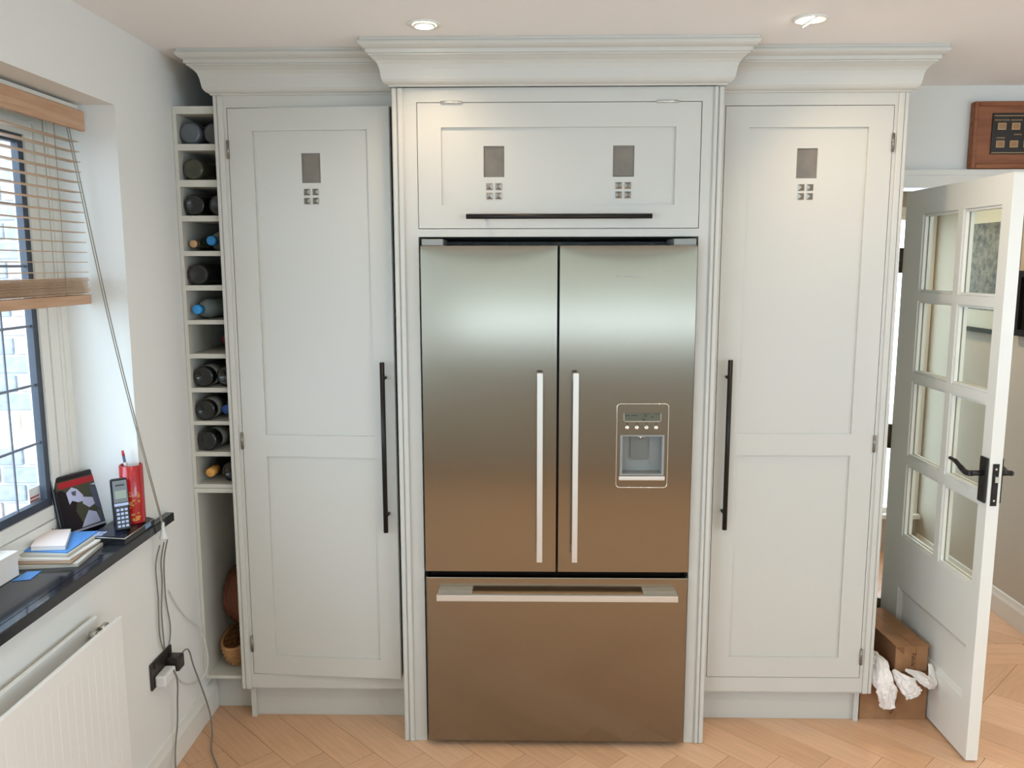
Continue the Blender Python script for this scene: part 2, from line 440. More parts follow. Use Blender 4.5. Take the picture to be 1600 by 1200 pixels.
# door frame (architrave and jambs)
t = thing('trim_1', (1.77, YW, 0), 'white doorway frame with flat architrave around the hall doorway', 'door frame', kind='structure')
obj('jamb', B(1.356, 1.384, 0.642, 0.798, 0.0, 1.985), M['white'], t); obj('jamb', B(2.126, 2.154, 0.642, 0.798, 0.0, 1.985), M['white'], t)
obj('head', B(1.356, 2.154, 0.642, 0.798, 1.985, 2.013), M['white'], t)
mb = MB(); mb.box(1.31, 1.356, 0.644, 0.6595, 0.0, 2.055); mb.box(2.154, 2.196, 0.644, 0.6595, 0.0, 2.055); mb.box(1.356, 2.154, 0.644, 0.6595, 2.0, 2.055)
mb.box(1.31, 2.196, 0.636, 0.644, 2.035, 2.055)
obj('architrave', mb, M['white'], t)

# ------------------------------------------------------------------ glazed door standing open
LX, LT = 1.397, 0.040       # room face, thickness
YF, YH = -0.105, 0.618      # free edge, hinge edge
LZ0, LZ1 = 0.008, 1.966
d = thing('door_1', (LX+0.02, YH, LZ0), 'white glazed hall door standing open with eight panes and black handle', 'door', kind='structure')
cols = [(-0.054, 0.178), (0.213, 0.470)]
rows = [(0.612, 0.903), (0.938, 1.236), (1.268, 1.548), (1.580, 1.872)]
mb = MB()
mb.box(LX, LX+LT, YF, cols[0][0], LZ0, LZ1); mb.box(LX, LX+LT, cols[1][1], YH, LZ0, LZ1)
for a, b in ((0.40, 0.612), (1.872, LZ1), (LZ0, 0.205)): mb.box(LX, LX+LT, cols[0][0], cols[1][1], a, b)
mb.box(LX, LX+LT, cols[0][1], cols[1][0], 0.612, 1.872)
for (a, b), (c, e) in zip(rows, rows[1:]):
    for y0, y1 in cols: mb.box(LX, LX+LT, y0, y1, b, c)
obj('door_frame', mb, M['white'], d)
mb = MB()
y0, y1, z0, z1 = cols[0][0], cols[1][1], 0.205, 0.40
mb.box(LX+0.012, LX+LT-0.012, y0, y1, z0, z1)
for sx, xa in ((0, LX), ):
    q = [(LX+0.002, y0, z0), (LX+0.002, y1, z0), (LX+0.002, y1, z1), (LX+0.002, y0, z1)]
    qi = [(LX+0.012, y0+0.02, z0+0.02), (LX+0.012, y1-0.02, z0+0.02), (LX+0.012, y1-0.02, z1-0.02), (LX+0.012, y0+0.02, z1-0.02)]
    A = [mb.bm.verts.new(p) for p in q]; C = [mb.bm.verts.new(p) for p in qi]
    for i in range(4): mb.bm.faces.new((A[i], A[(i+1) % 4], C[(i+1) % 4], C[i]))
obj('lower_panel', mb, M['white'], d)
for y0, y1 in cols:
    for z0, z1 in rows:
        p = obj('glass_pane', B(LX+0.018, LX+0.022, y0+0.001, y1-0.001, z0+0.001, z1-0.001), M['doorpane'], d)
        mb = MB(); b = 0.009
        for xa, xb in ((LX+0.006, LX+0.017), (LX+0.023, LX+0.034)):
            mb.box(xa, xb, y0+0.0005, y0+b, z0+0.0005, z1-0.0005); mb.box(xa, xb, y1-b, y1-0.0005, z0+0.0005, z1-0.0005)
            mb.box(xa, xb, y0+b, y1-b, z0+0.0005, z0+b); mb.box(xa, xb, y0+b, y1-b, z1-b, z1-0.0005)
        obj('glazing_bead', mb, M['white'], p)
hp = obj('handle_plate', B(LX-0.008, LX-0.0005, -0.101, -0.058, 0.912, 1.062, b=0.002), M['iron'], d)
mb = MB(); mb.cyl((LX-0.008, -0.078, 1.008), (LX-0.045, -0.078, 1.008), 0.009)
mb.tube(spline([(LX-0.045, -0.082, 1.008), (LX-0.047, -0.05, 1.004), (LX-0.047, -0.015, 1.014), (LX-0.047, 0.02, 1.026), (LX-0.047, 0.055, 1.028)], 5), [0.010]*6+[0.009]*5+[0.0075]*5+[0.006]*5, 10)
obj('lever', mb, M['iron'], hp)
obj('keyhole', B(LX-0.0095, LX-0.0075, -0.0835, -0.0765, 0.945, 0.965), M['dark'], hp)
hp = obj('handle_plate', B(LX+LT+0.0005, LX+LT+0.008, -0.101, -0.058, 0.912, 1.062, b=0.002), M['iron'], d)
mb = MB(); mb.cyl((LX+LT+0.008, -0.078, 1.008), (LX+LT+0.045, -0.078, 1.008), 0.009)
mb.tube(spline([(LX+LT+0.045, -0.082, 1.008), (LX+LT+0.047, -0.05, 1.004), (LX+LT+0.047, -0.015, 1.014), (LX+LT+0.047, 0.05, 1.028)], 5), 0.009, 10)
obj('lever', mb, M['iron'], hp)
lp = obj('lock_plate', B(LX+0.010, LX+0.030, YF-0.0025, YF-0.0003, 0.905, 1.045), M['bronze'], d)
obj('latch', B(LX+0.015, LX+0.027, YF-0.011, YF-0.0025, 0.985, 1.004), M['chrome'], lp)
obj('deadbolt', B(LX+0.013, LX+0.027, YF-0.0035, YF-0.0025, 0.945, 0.972), M['iron'], lp)
mb = MB()
for z in (0.923, 1.028): mb.cyl((LX+0.02, YF-0.0025, z), (LX+0.02, YF-0.0045, z), 0.0035, n=10)
obj('screw', mb, M['chrome'], lp)
for z in (0.235, 0.985, 1.70):
    mb = MB(); mb.cyl((LX-0.004, 0.628, z-0.05), (LX-0.004, 0.628, z+0.05), 0.0065, n=10)
    mb.box(LX-0.003, LX+0.03, 0.619, 0.6225, z-0.05, z+0.05)
    for k in (-0.03, -0.01, 0.01, 0.03): mb.cyl((LX-0.004, 0.628, z+k-0.001), (LX-0.004, 0.628, z+k+0.001), 0.0075, n=10)
    obj('hinge', mb, M['hinge'], d)

# ------------------------------------------------------------------ hall pictures and plaque
X = 2.1965
def frame_yz(y0, y1, z0, z1, w, d0, d1):
    mb = MB()
    mb.box(X-d1, X-d0, y0, y0+w, z0, z1); mb.box(X-d1, X-d0, y1-w, y1, z0, z1); mb.box(X-d1, X-d0, y0+w, y1-w, z0, z0+w); mb.box(X-d1, X-d0, y0+w, y1-w, z1-w, z1)
    return mb
p = thing('framed_picture', (X, 1.55, 1.345), 'large framed aerial print with pale mount on the hall wall', 'picture')
obj('frame', frame_yz(1.20, 1.745, 1.345, 1.995, 0.022, 0.0, 0.022), M['dgreen'], p)
obj('mount', B(X-0.012, X-0.002, 1.222, 1.723, 1.367, 1.973), M['mount'], p)
obj('print', B(X-0.0135, X-0.0122, 1.285, 1.705, 1.458, 1.888), M['mapart'], p)
p = thing('framed_picture', (X, 1.0, 1.355), 'dark framed picture at the right edge of the hall wall', 'picture')
obj('frame', frame_yz(0.82, 1.162, 1.355, 1.655, 0.03, 0.0, 0.024), M['matblack'], p)
obj('print', B(X-0.010, X-0.002, 0.85, 1.132, 1.385, 1.625), M['matblack2'], p)

p = thing('bell_board', (1.79, YW, 2.058), 'wooden servants bell board with black panel above the hall doorway', 'plaque')
y = YW-0.0005
mb = MB(); x0, x1, z0, z1 = 1.640, 1.96, 2.058, 2.312
mb.box(x0, x1, y-0.028, y, z0, z1, b=0.004)
obj('board', mb, M['leather'], p)
mb = MB(); w = 0.018
mb.box(x0, x0+w, y-0.036, y-0.0285, z0, z1, b=0.003); mb.box(x1-w, x1, y-0.036, y-0.0285, z0, z1, b=0.003)
mb.box(x0+w, x1-w, y-0.036, y-0.0285, z0, z0+w, b=0.003); mb.box(x0+w, x1-w, y-0.036, y-0.0285, z1-w, z1, b=0.003)
obj('moulding', mb, M['leather'], p)
px0, px1, pz0, pz1 = 1.714, 1.888, 2.112, 2.268
pn = obj('black_panel', B(px0, px1, y-0.033, y-0.0285, pz0, pz1), M['plaqueblack'], p)
for a in (pz0+0.004, pz1-0.012): obj('gold_line', B(px0+0.004, px1-0.004, y-0.0345, y-0.0331, a, a+0.0025), M['gold'], pn)
for i, (cx, cz) in enumerate(((1.750, 2.217), (1.804, 2.217), (1.748, 2.150), (1.801, 2.150), (1.856, 2.217), (1.855, 2.150))):
    mb = MB(); h = 0.016; b = 0.0035
    mb.box(cx-h, cx-h+b, y-0.036, y-0.0331, cz-0.013, cz+0.013); mb.box(cx+h-b, cx+h, y-0.036, y-0.0331, cz-0.013, cz+0.013)
    mb.box(cx-h+b, cx+h-b, y-0.036, y-0.0331, cz-0.013, cz-0.013+b); mb.box(cx-h+b, cx+h-b, y-0.036, y-0.0331, cz+0.013-b, cz+0.013)
    obj('bell_window', mb, M['gold'], pn)
    obj('bell_flag', B(cx-h+b, cx+h-b, y-0.0342, y-0.0331, cz-0.013+b, cz+0.013-b), mat('flag%d' % i, (160, 122, 86), 0.5), pn)
for s_, cx, cz in (('FRONT DOOR', 1.750, 2.2405), ('SIDE DOOR', 1.806, 2.2405), ('LOUNGE', 1.748, 2.1735), ('DINING', 1.815, 2.186)):
    obj('lettering', text(s_, 0.0085, Matrix.Translation((cx, y-0.0336, cz)) @ FRONT, 0.0004), M['gold'], pn)

# ------------------------------------------------------------------ cornice profile (outward, height)
CP = [(0.0, 2.246), (0.006, 2.246), (0.009, 2.251), (0.017, 2.254), (0.022, 2.259), (0.0255, 2.266), (0.028, 2.28), (0.0305, 2.295), (0.035, 2.308), (0.042, 2.318), (0.051, 2.325), (0.056, 2.329),
      (0.060, 2.3295), (0.060, 2.3345), (0.066, 2.3355), (0.067, 2.347), (0.0725, 2.3485), (0.079, 2.352), (0.0845, 2.357), (0.0865, 2.362), (0.0855, 2.367), (0.082, 2.370), (0.082, 2.3775), (0.0, 2.3775)]
def cornice(x0, x1, yf, yb, left=True, right=True, yb2=None):
    mb = MB(); secs = []
    if left: secs.append([(x0-d_, yb, z) for d_, z in CP])
    secs.append([((x0-d_) if left else x0, yf-d_, z) for d_, z in CP])
    secs.append([((x1+d_) if right else x1, yf-d_, z) for d_, z in CP])
    if right: secs.append([(x1+d_, yb2 or yb, z) for d_, z in CP])
    return mb.strip(secs)

def shaker(w, z0, z1, stile_l, stile_r, panels, T=0.022):
    """door slab in local coordinates: x 0..w, front at y=0, holes: list of (u0,u1,z0,z1,[(glass holes)])"""
    mb = MB()
    mb.box(0, stile_l, 0, T, z0, z1); mb.box(w-stile_r, w, 0, T, z0, z1)
    ps = sorted(panels, key=lambda p: p[0])
    zz = z0
    for pz0, pz1, gl in ps:
        mb.box(stile_l, w-stile_r, 0, T, zz, pz0); zz = pz1
        u0, u1 = stile_l, w-stile_r; r = 0.008
        if not gl: mb.box(u0, u1, r, T-0.004, pz0, pz1)
        else:
            g0, g1 = gl[0][2], gl[0][3]
            mb.box(u0, u1, r, T-0.004, pz0, g0); mb.box(u0, u1, r, T-0.004, g1, pz1)
            a = u0
            for gu0, gu1, _, _ in gl:
                mb.box(a, gu0, r, T-0.004, g0, g1); a = gu1
            mb.box(a, u1, r, T-0.004, g0, g1)
    mb.box(stile_l, w-stile_r, 0, T, zz, z1)
    return mb
def stud(cx, cz, y=0.008, h=0.0105, d=0.007):
    mb = MB()
    A = [mb.bm.verts.new(p) for p in ((cx-h, y-0.002, cz-h), (cx+h, y-0.002, cz-h), (cx+h, y-0.002, cz+h), (cx-h, y-0.002, cz+h))]
    C = [mb.bm.verts.new(p) for p in ((cx-h, y, cz-h), (cx+h, y, cz-h), (cx+h, y, cz+h), (cx-h, y, cz+h))]
    t = mb.bm.verts.new((cx, y-d, cz))
    for i in range(4):
        mb.bm.faces.new((A[i], A[(i+1) % 4], t)); mb.bm.faces.new((C[i], C[(i+1) % 4], A[(i+1) % 4], A[i]))
    return mb
def bar_handle(p0, p1, off, r, posts, axis):
    mb = MB(); h = r
    if axis == 'z':
        mb.cyl((p0[0], off, p0[1]), (p0[0], off, p1[1]), h, n=12)
        for pz, px in posts: mb.cyl((px, off+h*0.5, pz), (px, -0.0002, pz), 0.0055, n=10)
    else:
        mb.cyl((p0[0], off, p0[1]), (p1[0], off, p0[1]), h, n=12)
        for px, pz in posts: mb.cyl((px, off+h*0.5, pz), (px, -0.0002, pz), 0.0055, n=10)
    return mb

# ------------------------------------------------------------------ tall cabinets
def tall_cabinet(root, xo0, xo1, dx0, dw, pil_left, back_x0, back_x1, plinth_x0, plinth_x1, door_kind):
    z0, z1 = 0.1935, 2.2041
    # face frame
    T = 0.022
    mb = MB()
    g = 0.0022
    mb.box(xo0, dx0-g, YS, YS+T, 0.137, 2.246); mb.box(dx0+dw+g, xo1, YS, YS+T, 0.137, 2.246)
    mb.box(dx0-g, dx0+dw+g, YS, YS+T, 0.137, z0-g); mb.box(dx0-g, dx0+dw+g, YS, YS+T, z1+g, 2.246)
    # moulded corner strip
    if pil_left:
        mb.box(xo0, xo0+0.012, YS-0.004, YS+T, 0.132, 2.246, b=0.002); mb.box(xo0+0.0135, xo0+0.033, YS-0.006, YS-0.0002, 0.132, 2.246, b=0.0025)
    else:
        mb.box(xo1-0.012, xo1, YS-0.004, YS+T, 0.132, 2.246, b=0.002); mb.box(xo1-0.033, xo1-0.0135, YS-0.006, YS-0.0002, 0.132, 2.246, b=0.0025)
    obj('face_frame', mb, M['cab'], root)
    mb = MB(); yb = 0.645
    mb.box(back_x0, back_x0+0.018, YS+T, yb, 0.12, 2.30); mb.box(back_x1-0.018, back_x1, YS+T, yb, 0.12, 2.30)
    mb.box(back_x0+0.018, back_x1-0.018, yb-0.01, yb, 0.12, 2.30)
    mb.box(back_x0+0.018, back_x1-0.018, YS+T, yb-0.01, 0.12, 0.14); mb.box(back_x0+0.018, back_x1-0.018, YS+T, yb-0.01, 2.28, 2.30)
    obj('carcass', mb, M['cab'], root)
    for zz in (0.62, 1.05, 1.5, 1.9):
        obj('shelf', B(back_x0+0.019, back_x1-0.019, YS+0.06, yb-0.012, zz, zz+0.018), M['cab'], root)
    mb = MB(); mb.box(plinth_x0, plinth_x1, 0.165, 0.183, 0.0005, 0.1195)
    obj('plinth', mb, M['cab'], root)
    return z0, z1

def door_parts(root, mx, w, z0, z1, sl, sr, p_lo, p_hi, glass, handle, hinge_side, posts, hoff=-0.032):
    gl = [glass]
    dr = obj('door', shaker(w, z0, z1, sl, sr, [(p_lo[0], p_lo[1], None), (p_hi[0], p_hi[1], gl)]).xf(mx), M['cab'], root)
    obj('glass_panel', B(glass[0], glass[1], 0.014, 0.017, glass[2], glass[3]).xf(mx), M['smoked'], dr)
    gx = (glass[0]+glass[1])/2-0.001
    for i in (-1, 1):
        for j in (0, 1):
            obj('stud', stud(gx+i*0.0148, glass[2]-0.030-j*0.0295).xf(mx), M['pewter'], dr)
    hx, hz0, hz1 = handle
    obj('handle', bar_handle((hx, hz0), (hx, hz1), hoff, 0.0085, [(pz, hx+0.004*(1 if hinge_side == 'l' else -1)) for pz in posts], 'z').xf(mx), M['bronze'], dr)
    return dr

# left: door ajar
r = thing('tall_cabinet', (-0.83, 0.38, 0), 'tall grey painted cabinet left of the fridge with its door ajar', 'cabinet', 'tall pantry cabinets either side of the fridge')
z0, z1 = tall_cabinet(r, -1.1527, -0.5372, -1.107, 0.5495, True, -1.118, -0.5375, -1.135, -0.5372, 'ajar')
mx = Matrix.Translation((-1.107, YS, 0)) @ Matrix.Rotation(-0.067, 4, 'Z')
door_parts(r, mx, 0.5497, z0, z1, 0.084, 0.0745, (0.265, 1.0145), (1.0925, 2.130), (0.246, 0.311, 1.959, 2.057), (0.515, 0.757, 1.357), 'l', (1.301, 0.817))
obj('plinth_end', B(-1.135, -1.117, 0.145, 0.1648, 0.0005, 0.13), M['cab'], r)
for z in (0.31, 1.07, 2.07):
    mb = MB(); mb.cyl((-1.109, YS-0.004, z-0.03), (-1.109, YS-0.004, z+0.03), 0.0045, n=10)
    for k in (-0.018, 0, 0.018): mb.cyl((-1.109, YS-0.004, z+k-0.0008), (-1.109, YS-0.004, z+k+0.0008), 0.0052, n=10)
    obj('hinge', mb, M['pewter'], r)
obj('cornice', cornice(-1.1527, -0.5372, YS, 0.645, True, False), M['cab'], r)

r = thing('tall_cabinet', (0.84, 0.38, 0), 'tall grey painted cabinet right of the fridge with its door shut', 'cabinet', 'tall pantry cabinets either side of the fridge')
tall_cabinet(r, 0.5247, 1.1561, 0.5572, 0.5527, False, 0.525, 1.132, 0.5247, 1.114, 'shut')
mx = Matrix.Translation((0.5572, YS, 0))
door_parts(r, mx, 0.5527, z0, z1, 0.079, 0.079, (0.270, 1.0215), (1.0985, 2.136), (0.243, 0.3115, 1.971, 2.069), (0.037, 0.761, 1.362), 'r', (1.30, 0.822), -0.032)
obj('plinth_end', B(1.114, 1.132, 0.15, 0.183, 0.0005, 0.1195), M['cab'], r)
for z in (0.275, 1.065, 2.085):
    mb = MB(); mb.cyl((1.1112, YS-0.004, z-0.03), (1.1112, YS-0.004, z+0.03), 0.0045, n=10)
    for k in (-0.018, 0, 0.018): mb.cyl((1.1112, YS-0.004, z+k-0.0008), (1.1112, YS-0.004, z+k+0.0008), 0.0052, n=10)
    obj('hinge', mb, M['pewter'], r)
obj('cornice', cornice(0.5247, 1.1561, YS, 0.645, False, True), M['cab'], r)

# added unseen island, gives the steel doors a grey band to mirror
r = thing('added_island', (0.65, -4.25, 0), 'added unseen long grey painted island behind the viewer with pale worktop', 'island')
obj('carcass', B(-0.95, 2.25, -4.68, -3.832, 0.10, 0.868), M['cab'], r)
obj('plinth', B(-0.90, 2.20, -4.63, -3.88, 0.0005, 0.0995), M['cab'], r)
obj('worktop', B(-0.98, 2.28, -4.71, -3.79, 0.8685, 0.90, b=0.004), M['paving'], r)
for k in range(6):
    w_ = 0.53; x_ = -0.95+0.0017+k*0.5335
    dr_ = obj('door', shaker(w_, 0.11, 0.86, 0.075, 0.075, [(0.19, 0.78, None)]).xf(Matrix.Translation((x_+w_, -3.808, 0)) @ Matrix.Rotation(PI, 4, 'Z')), M['cab'], r)
    obj('handle', MB().cyl((x_+w_/2-0.09, -3.785, 0.82), (x_+w_/2+0.09, -3.785, 0.82), 0.006, n=10), M['bronze'], dr_)
# ------------------------------------------------------------------ fridge surround
r = thing('fridge_surround', (0, 0.32, 0), 'grey painted surround with lift-up cupboard above the steel fridge', 'cabinet')
XI0, XI1, XO0, XO1 = -0.4573, 0.4564, -0.5365, 0.5240
for s_, (a, b) in (('l', (XO0, XI0)), ('r', (XI1, XO1))):
    mb = MB()
    if s_ == 'l':
        mb.box(-0.500, b, 0, 0.022, 0.0005, 2.2455); mb.box(a, -0.500, -0.001, 0.022, 0.0005, 2.2455)
        mb.box(a+0.0005, a+0.016, -0.007, -0.0011, 0.0005, 2.2455, b=0.003); mb.box(a+0.0185, -0.5005, -0.009, -0.0011, 0.0005, 2.2455, b=0.003)
        mb.box(a, a+0.02, 0.022, 0.65, 0.0005, 2.2455); mb.box(b-0.012, b, 0.022, 0.65, 0.0005, 2.2455)
    else:
        mb.box(a, 0.492, 0, 0.022, 0.0005, 2.2455); mb.box(0.492, b, -0.001, 0.022, 0.0005, 2.2455)
        mb.box(b-0.016, b-0.0005, -0.007, -0.0011, 0.0005, 2.2455, b=0.003); mb.box(0.4925, b-0.0185, -0.009, -0.0011, 0.0005, 2.2455, b=0.003)
        mb.box(b-0.02, b, 0.022, 0.65, 0.0005, 2.2455); mb.box(a, a+0.012, 0.022, 0.65, 0.0005, 2.2455)
    obj('pilaster', mb, M['cab'], r)
g = 0.0022
FX0, FX1, FZ0, FZ1 = -0.4574+g, 0.4561-g, 1.8033, 2.1982
mb = MB(); mb.box(XI0, XI1, 0, 0.022, 1.776, FZ0-g); mb.box(XI0, XI1, 0, 0.022, FZ1+g, 2.2455)
obj('cross_rail', mb, M['cab'], r)
mb = MB(); mb.box(XI0, XI1, 0.022, 0.645, 1.776, 1.795); mb.box(XI0, XI1, 0.635, 0.645, 1.795, 2.30); mb.box(XO0, XO1, 0.0, 0.645, 2.30, 2.315)
obj('top_box', mb, M['cab'], r)
mx = Matrix.Translation((FX0, 0, 0)); W = FX1-FX0
gl = [(-0.243-FX0, -0.176-FX0, 1.967, 2.065), (0.175-FX0, 0.244-FX0, 1.969, 2.069)]
fd = obj('flap_door', shaker(W, FZ0, FZ1, 0.076, 0.079, [(1.8775, 2.1225, gl)]).xf(mx), M['cab'], r)
for a in gl:
    obj('glass_panel', B(a[0], a[1], 0.014, 0.017, a[2], a[3]).xf(mx), M['smoked'], fd)
    c = (a[0]+a[1])/2
    for i in (-1, 1):
        for j in (0, 1): obj('stud', stud(c+i*0.0148, a[2]-0.030-j*0.0295).xf(mx), M['pewter'], fd)
obj('handle', bar_handle((-0.298, 1.8395), (0.299, 1.8395), -0.035, 0.0082, [(-0.235, 1.8375), (0.236, 1.8375)], 'x'), M['bronze'], fd)
for x in (-0.345, 0.345):
    mb = MB(); mb.cyl((x-0.035, -0.004, FZ1+0.001), (x+0.035, -0.004, FZ1+0.001), 0.0045, n=10)
    for k in (-0.02, 0, 0.02): mb.cyl((x+k-0.0008, -0.004, FZ1+0.001), (x+k+0.0008, -0.004, FZ1+0.001), 0.0052, n=10)
    obj('hinge', mb, M['steelbar'], r)
obj('cornice', cornice(XO0, XO1, -0.0095, YS-0.09, True, True), M['cab'], r)

# ------------------------------------------------------------------ fridge
r = thing('fridge_freezer', (0, 0.3, 0), 'stainless steel fridge freezer with two doors above a wide drawer', 'fridge')
F = -0.0359; FB = 0.028
obj('body', B(-0.441, 0.441, 0.033, 0.63, 0.03, 1.746, b=0.004), M['fridgebody'], r)
for sx in (-1, 1):
    for y_ in (0.09, 0.58): obj('foot', MB().cyl((sx*0.38, y_, 0.0005), (sx*0.38, y_, 0.031), 0.018, n=12), M['fridgebody'], r)
ZT, ZD, ZDR, ZB = 1.7463, 0.6469, 0.6258, 0.0212
def door_skin(x0, x1):
    """steel door whose pressed front rolls back slightly towards the top edge"""
    mb = MB(); nx, nr = 40, 44
    rows = [ZT-0.13*(i/nr)**1.6 for i in range(nr+1)]+[ZD]
    grid = []
    for z in rows:
        line = []
        for i in range(nx+1):
            u = i/nx; h = 0.005+0.022*math.sin(PI*u)**0.8
            line.append(mb.bm.verts.new((x0+(x1-x0)*u, F+0.17*h*math.exp(-(ZT-z)/h), z)))
        grid.append(line)
    for a, b in zip(grid, grid[1:]):
        for i in range(nx):
            mb.bm.faces.new((a[i], a[i+1], b[i+1], b[i]))
    tl, tr, bl_, br = [mb.bm.verts.new(p) for p in ((x0, FB, ZT), (x1, FB, ZT), (x0, FB, ZD), (x1, FB, ZD))]
    mb.bm.faces.new(grid[0][::-1]+[tl, tr]); mb.bm.faces.new(grid[-1]+[br, bl_])
    mb.bm.faces.new([l[0] for l in grid]+[bl_, tl]); mb.bm.faces.new([l[-1] for l in grid][::-1]+[tr, br])
    mb.bm.faces.new((tl, bl_, br, tr))
    return mb
dl = obj('fridge_door', door_skin(-0.4475, -0.0035), M['steel'], r)
mb = MB()
t = door_skin(0.0045, 0.4475)
# niche opening
NX0, NX1, NZ0, NZ1 = 0.209, 0.357, 0.985, 1.124
def tmp(mb_, name):
    me = bpy.data.meshes.new(name); bmesh.ops.recalc_face_normals(mb_.bm, faces=list(mb_.bm.faces)); mb_.bm.to_mesh(me); mb_.bm.free()
    o_ = bpy.data.objects.new(name, me); COL.objects.link(o_); return o_
oa, ob = tmp(t, 'a'), tmp(B(NX0, NX1, F-0.02, F+0.0525, NZ0, NZ1), 'b')
md = oa.modifiers.new('b', 'BOOLEAN'); md.operation = 'DIFFERENCE'; md.object = ob; md.solver = 'EXACT'
me = bpy.data.meshes.new_from_object(oa.evaluated_get(bpy.context.evaluated_depsgraph_get()))
bpy.data.objects.remove(oa); bpy.data.objects.remove(ob)
mb = MB(); mb.bm.from_mesh(me); bpy.data.meshes.remove(me)
dr = obj('fridge_door', mb, M['steel'], r)
for dd, x0, x1 in ((dl, -0.069, -0.0495), (dr, 0.048, 0.067)):
    mb = MB(); mb.box(x0, x1, F-0.056, F-0.042, 0.699, 1.3385, b=0.0015)
    for z in (0.715, 1.305): mb.box(x0+0.002, x1-0.002, F-0.0425, F-0.0002, z, z+0.02)
    obj('handle', mb, M['steelbar'], dd)
fz = obj('freezer_drawer', B(-0.4475, 0.4475, F, FB, ZB, ZDR, b=0.0035, seg=2), M['steel'], r)
mb = MB(); mb.box(-0.4065, 0.4075, F-0.052, F-0.036, 0.560, 0.5815, b=0.0012)
for a, b in ((-0.4065, -0.288), (0.292, 0.4075)): mb.box(a+0.003, b, F-0.0362, F-0.0002, 0.5655, 0.5805)
obj('handle', mb, M['steelbar'], fz)
for x0, x1 in ((-0.444, -0.374), (0.372, 0.444)): obj('hinge_cover', B(x0, x1, F+0.004, 0.11, 1.7468, 1.768, b=0.002), M['dispgrey'], r)
# dispenser
def rrect(x0, x1, z0, z1, rad, k=5):
    pts = []
    for cx, cz, a0 in ((x1-rad, z0+rad, -90), (x1-rad, z1-rad, 0), (x0+rad, z1-rad, 90), (x0+rad, z0+rad, 180)):
        for i in range(k+1):
            a = math.radians(a0+90*i/k); pts.append((cx+rad*math.cos(a), cz+rad*math.sin(a)))
    return pts
ds = obj('water_dispenser', MB().tube([(x, F-0.001, z) for x, z in rrect(0.197, 0.368, 0.944, 1.229, 0.012)], 0.0018, 6, closed=True), M['chrome'], r)
mb = MB(); mb.box(NX0+0.0005, NX1-0.0005, F+0.049, F+0.0515, NZ0+0.0005, NZ1-0.0005)
mb.box(NX0+0.0005, NX0+0.008, F-0.0008, F+0.049, NZ0+0.0005, NZ1-0.0005); mb.box(NX1-0.008, NX1-0.0005, F-0.0008, F+0.049, NZ0+0.0005, NZ1-0.0005)
mb.box(NX0+0.008, NX1-0.008, F+0.002, F+0.049, NZ1-0.006, NZ1-0.0005); mb.box(NX0+0.008, NX1-0.008, F-0.0008, F+0.049, NZ0+0.0005, NZ0+0.006)
obj('niche', mb, M['dispgrey'], ds)
obj('paddle', MB().prism(rrect(0.249, 0.309, 1.030, 1.116, 0.007), lambda a, b, t: (a, t, b), F+0.040, F+0.0485), M['dispgrey2'], ds)
mb = MB(); mb.cyl((0.280, F+0.025, 1.118), (0.280, F+0.025, 1.104), 0.006, 0.0045, n=12); mb.box(0.269, 0.293, F+0.016, F+0.036, 1.1135, 1.1178)
obj('nozzle', mb, M['chrome'], ds)
obj('tray_lip', B(0.206, 0.360, F-0.007, F-0.0005, 0.969, 0.984, b=0.003, seg=2), M['steelbar'], ds)
mb = MB(); x0, x1, z0, z1 = 0.219, 0.344, 1.1685, 1.1975
mb.box(x0, x0+0.003, F-0.002, F-0.0004, z0, z1); mb.box(x1-0.003, x1, F-0.002, F-0.0004, z0, z1); mb.box(x0, x1, F-0.002, F-0.0004, z0, z0+0.003)
obj('display_rim', mb, M['chrome'], ds)
obj('display', B(x0+0.003, x1-0.003, F-0.0012, F-0.0003, z0+0.003, z1), M['lcd'], ds)
mb = MB()
for a, b, c, e in ((0.223, 0.240, 1.188, 1.1905), (0.246, 0.264, 1.1885, 1.1915), (0.289, 0.296, 1.187, 1.191), (0.309, 0.318, 1.184, 1.187), (0.281, 0.291, 1.1735, 1.177), (0.281, 0.304, 1.1945, 1.196), (0.322, 0.340, 1.1945, 1.196)):
    mb.box(a, b, F-0.0018, F-0.0013, c, e)
obj('display_segment', mb, M['dark'], ds)
for x in (0.2315, 0.2635, 0.2955, 0.3275):
    obj('button', MB().lathe([(0.0075, 0.0003), (0.0075, 0.002), (0.005, 0.0035), (0.0, 0.004)], Matrix.Translation((x, F, 1.149)) @ Matrix.Rotation(PI/2, 4, 'X'), 14), M['chrome'], ds)
    obj('button_mark', B(x-0.002, x+0.002, F-0.0008, F-0.0002, 1.1595, 1.1635), M['dark'], ds)
obj('maker_badge', text('FISHER & PAYKEL', 0.0105, Matrix.Translation((0.2265, F-0.0004, 1.6465)) @ FRONT, 0.0003), M['pewter'], dr)

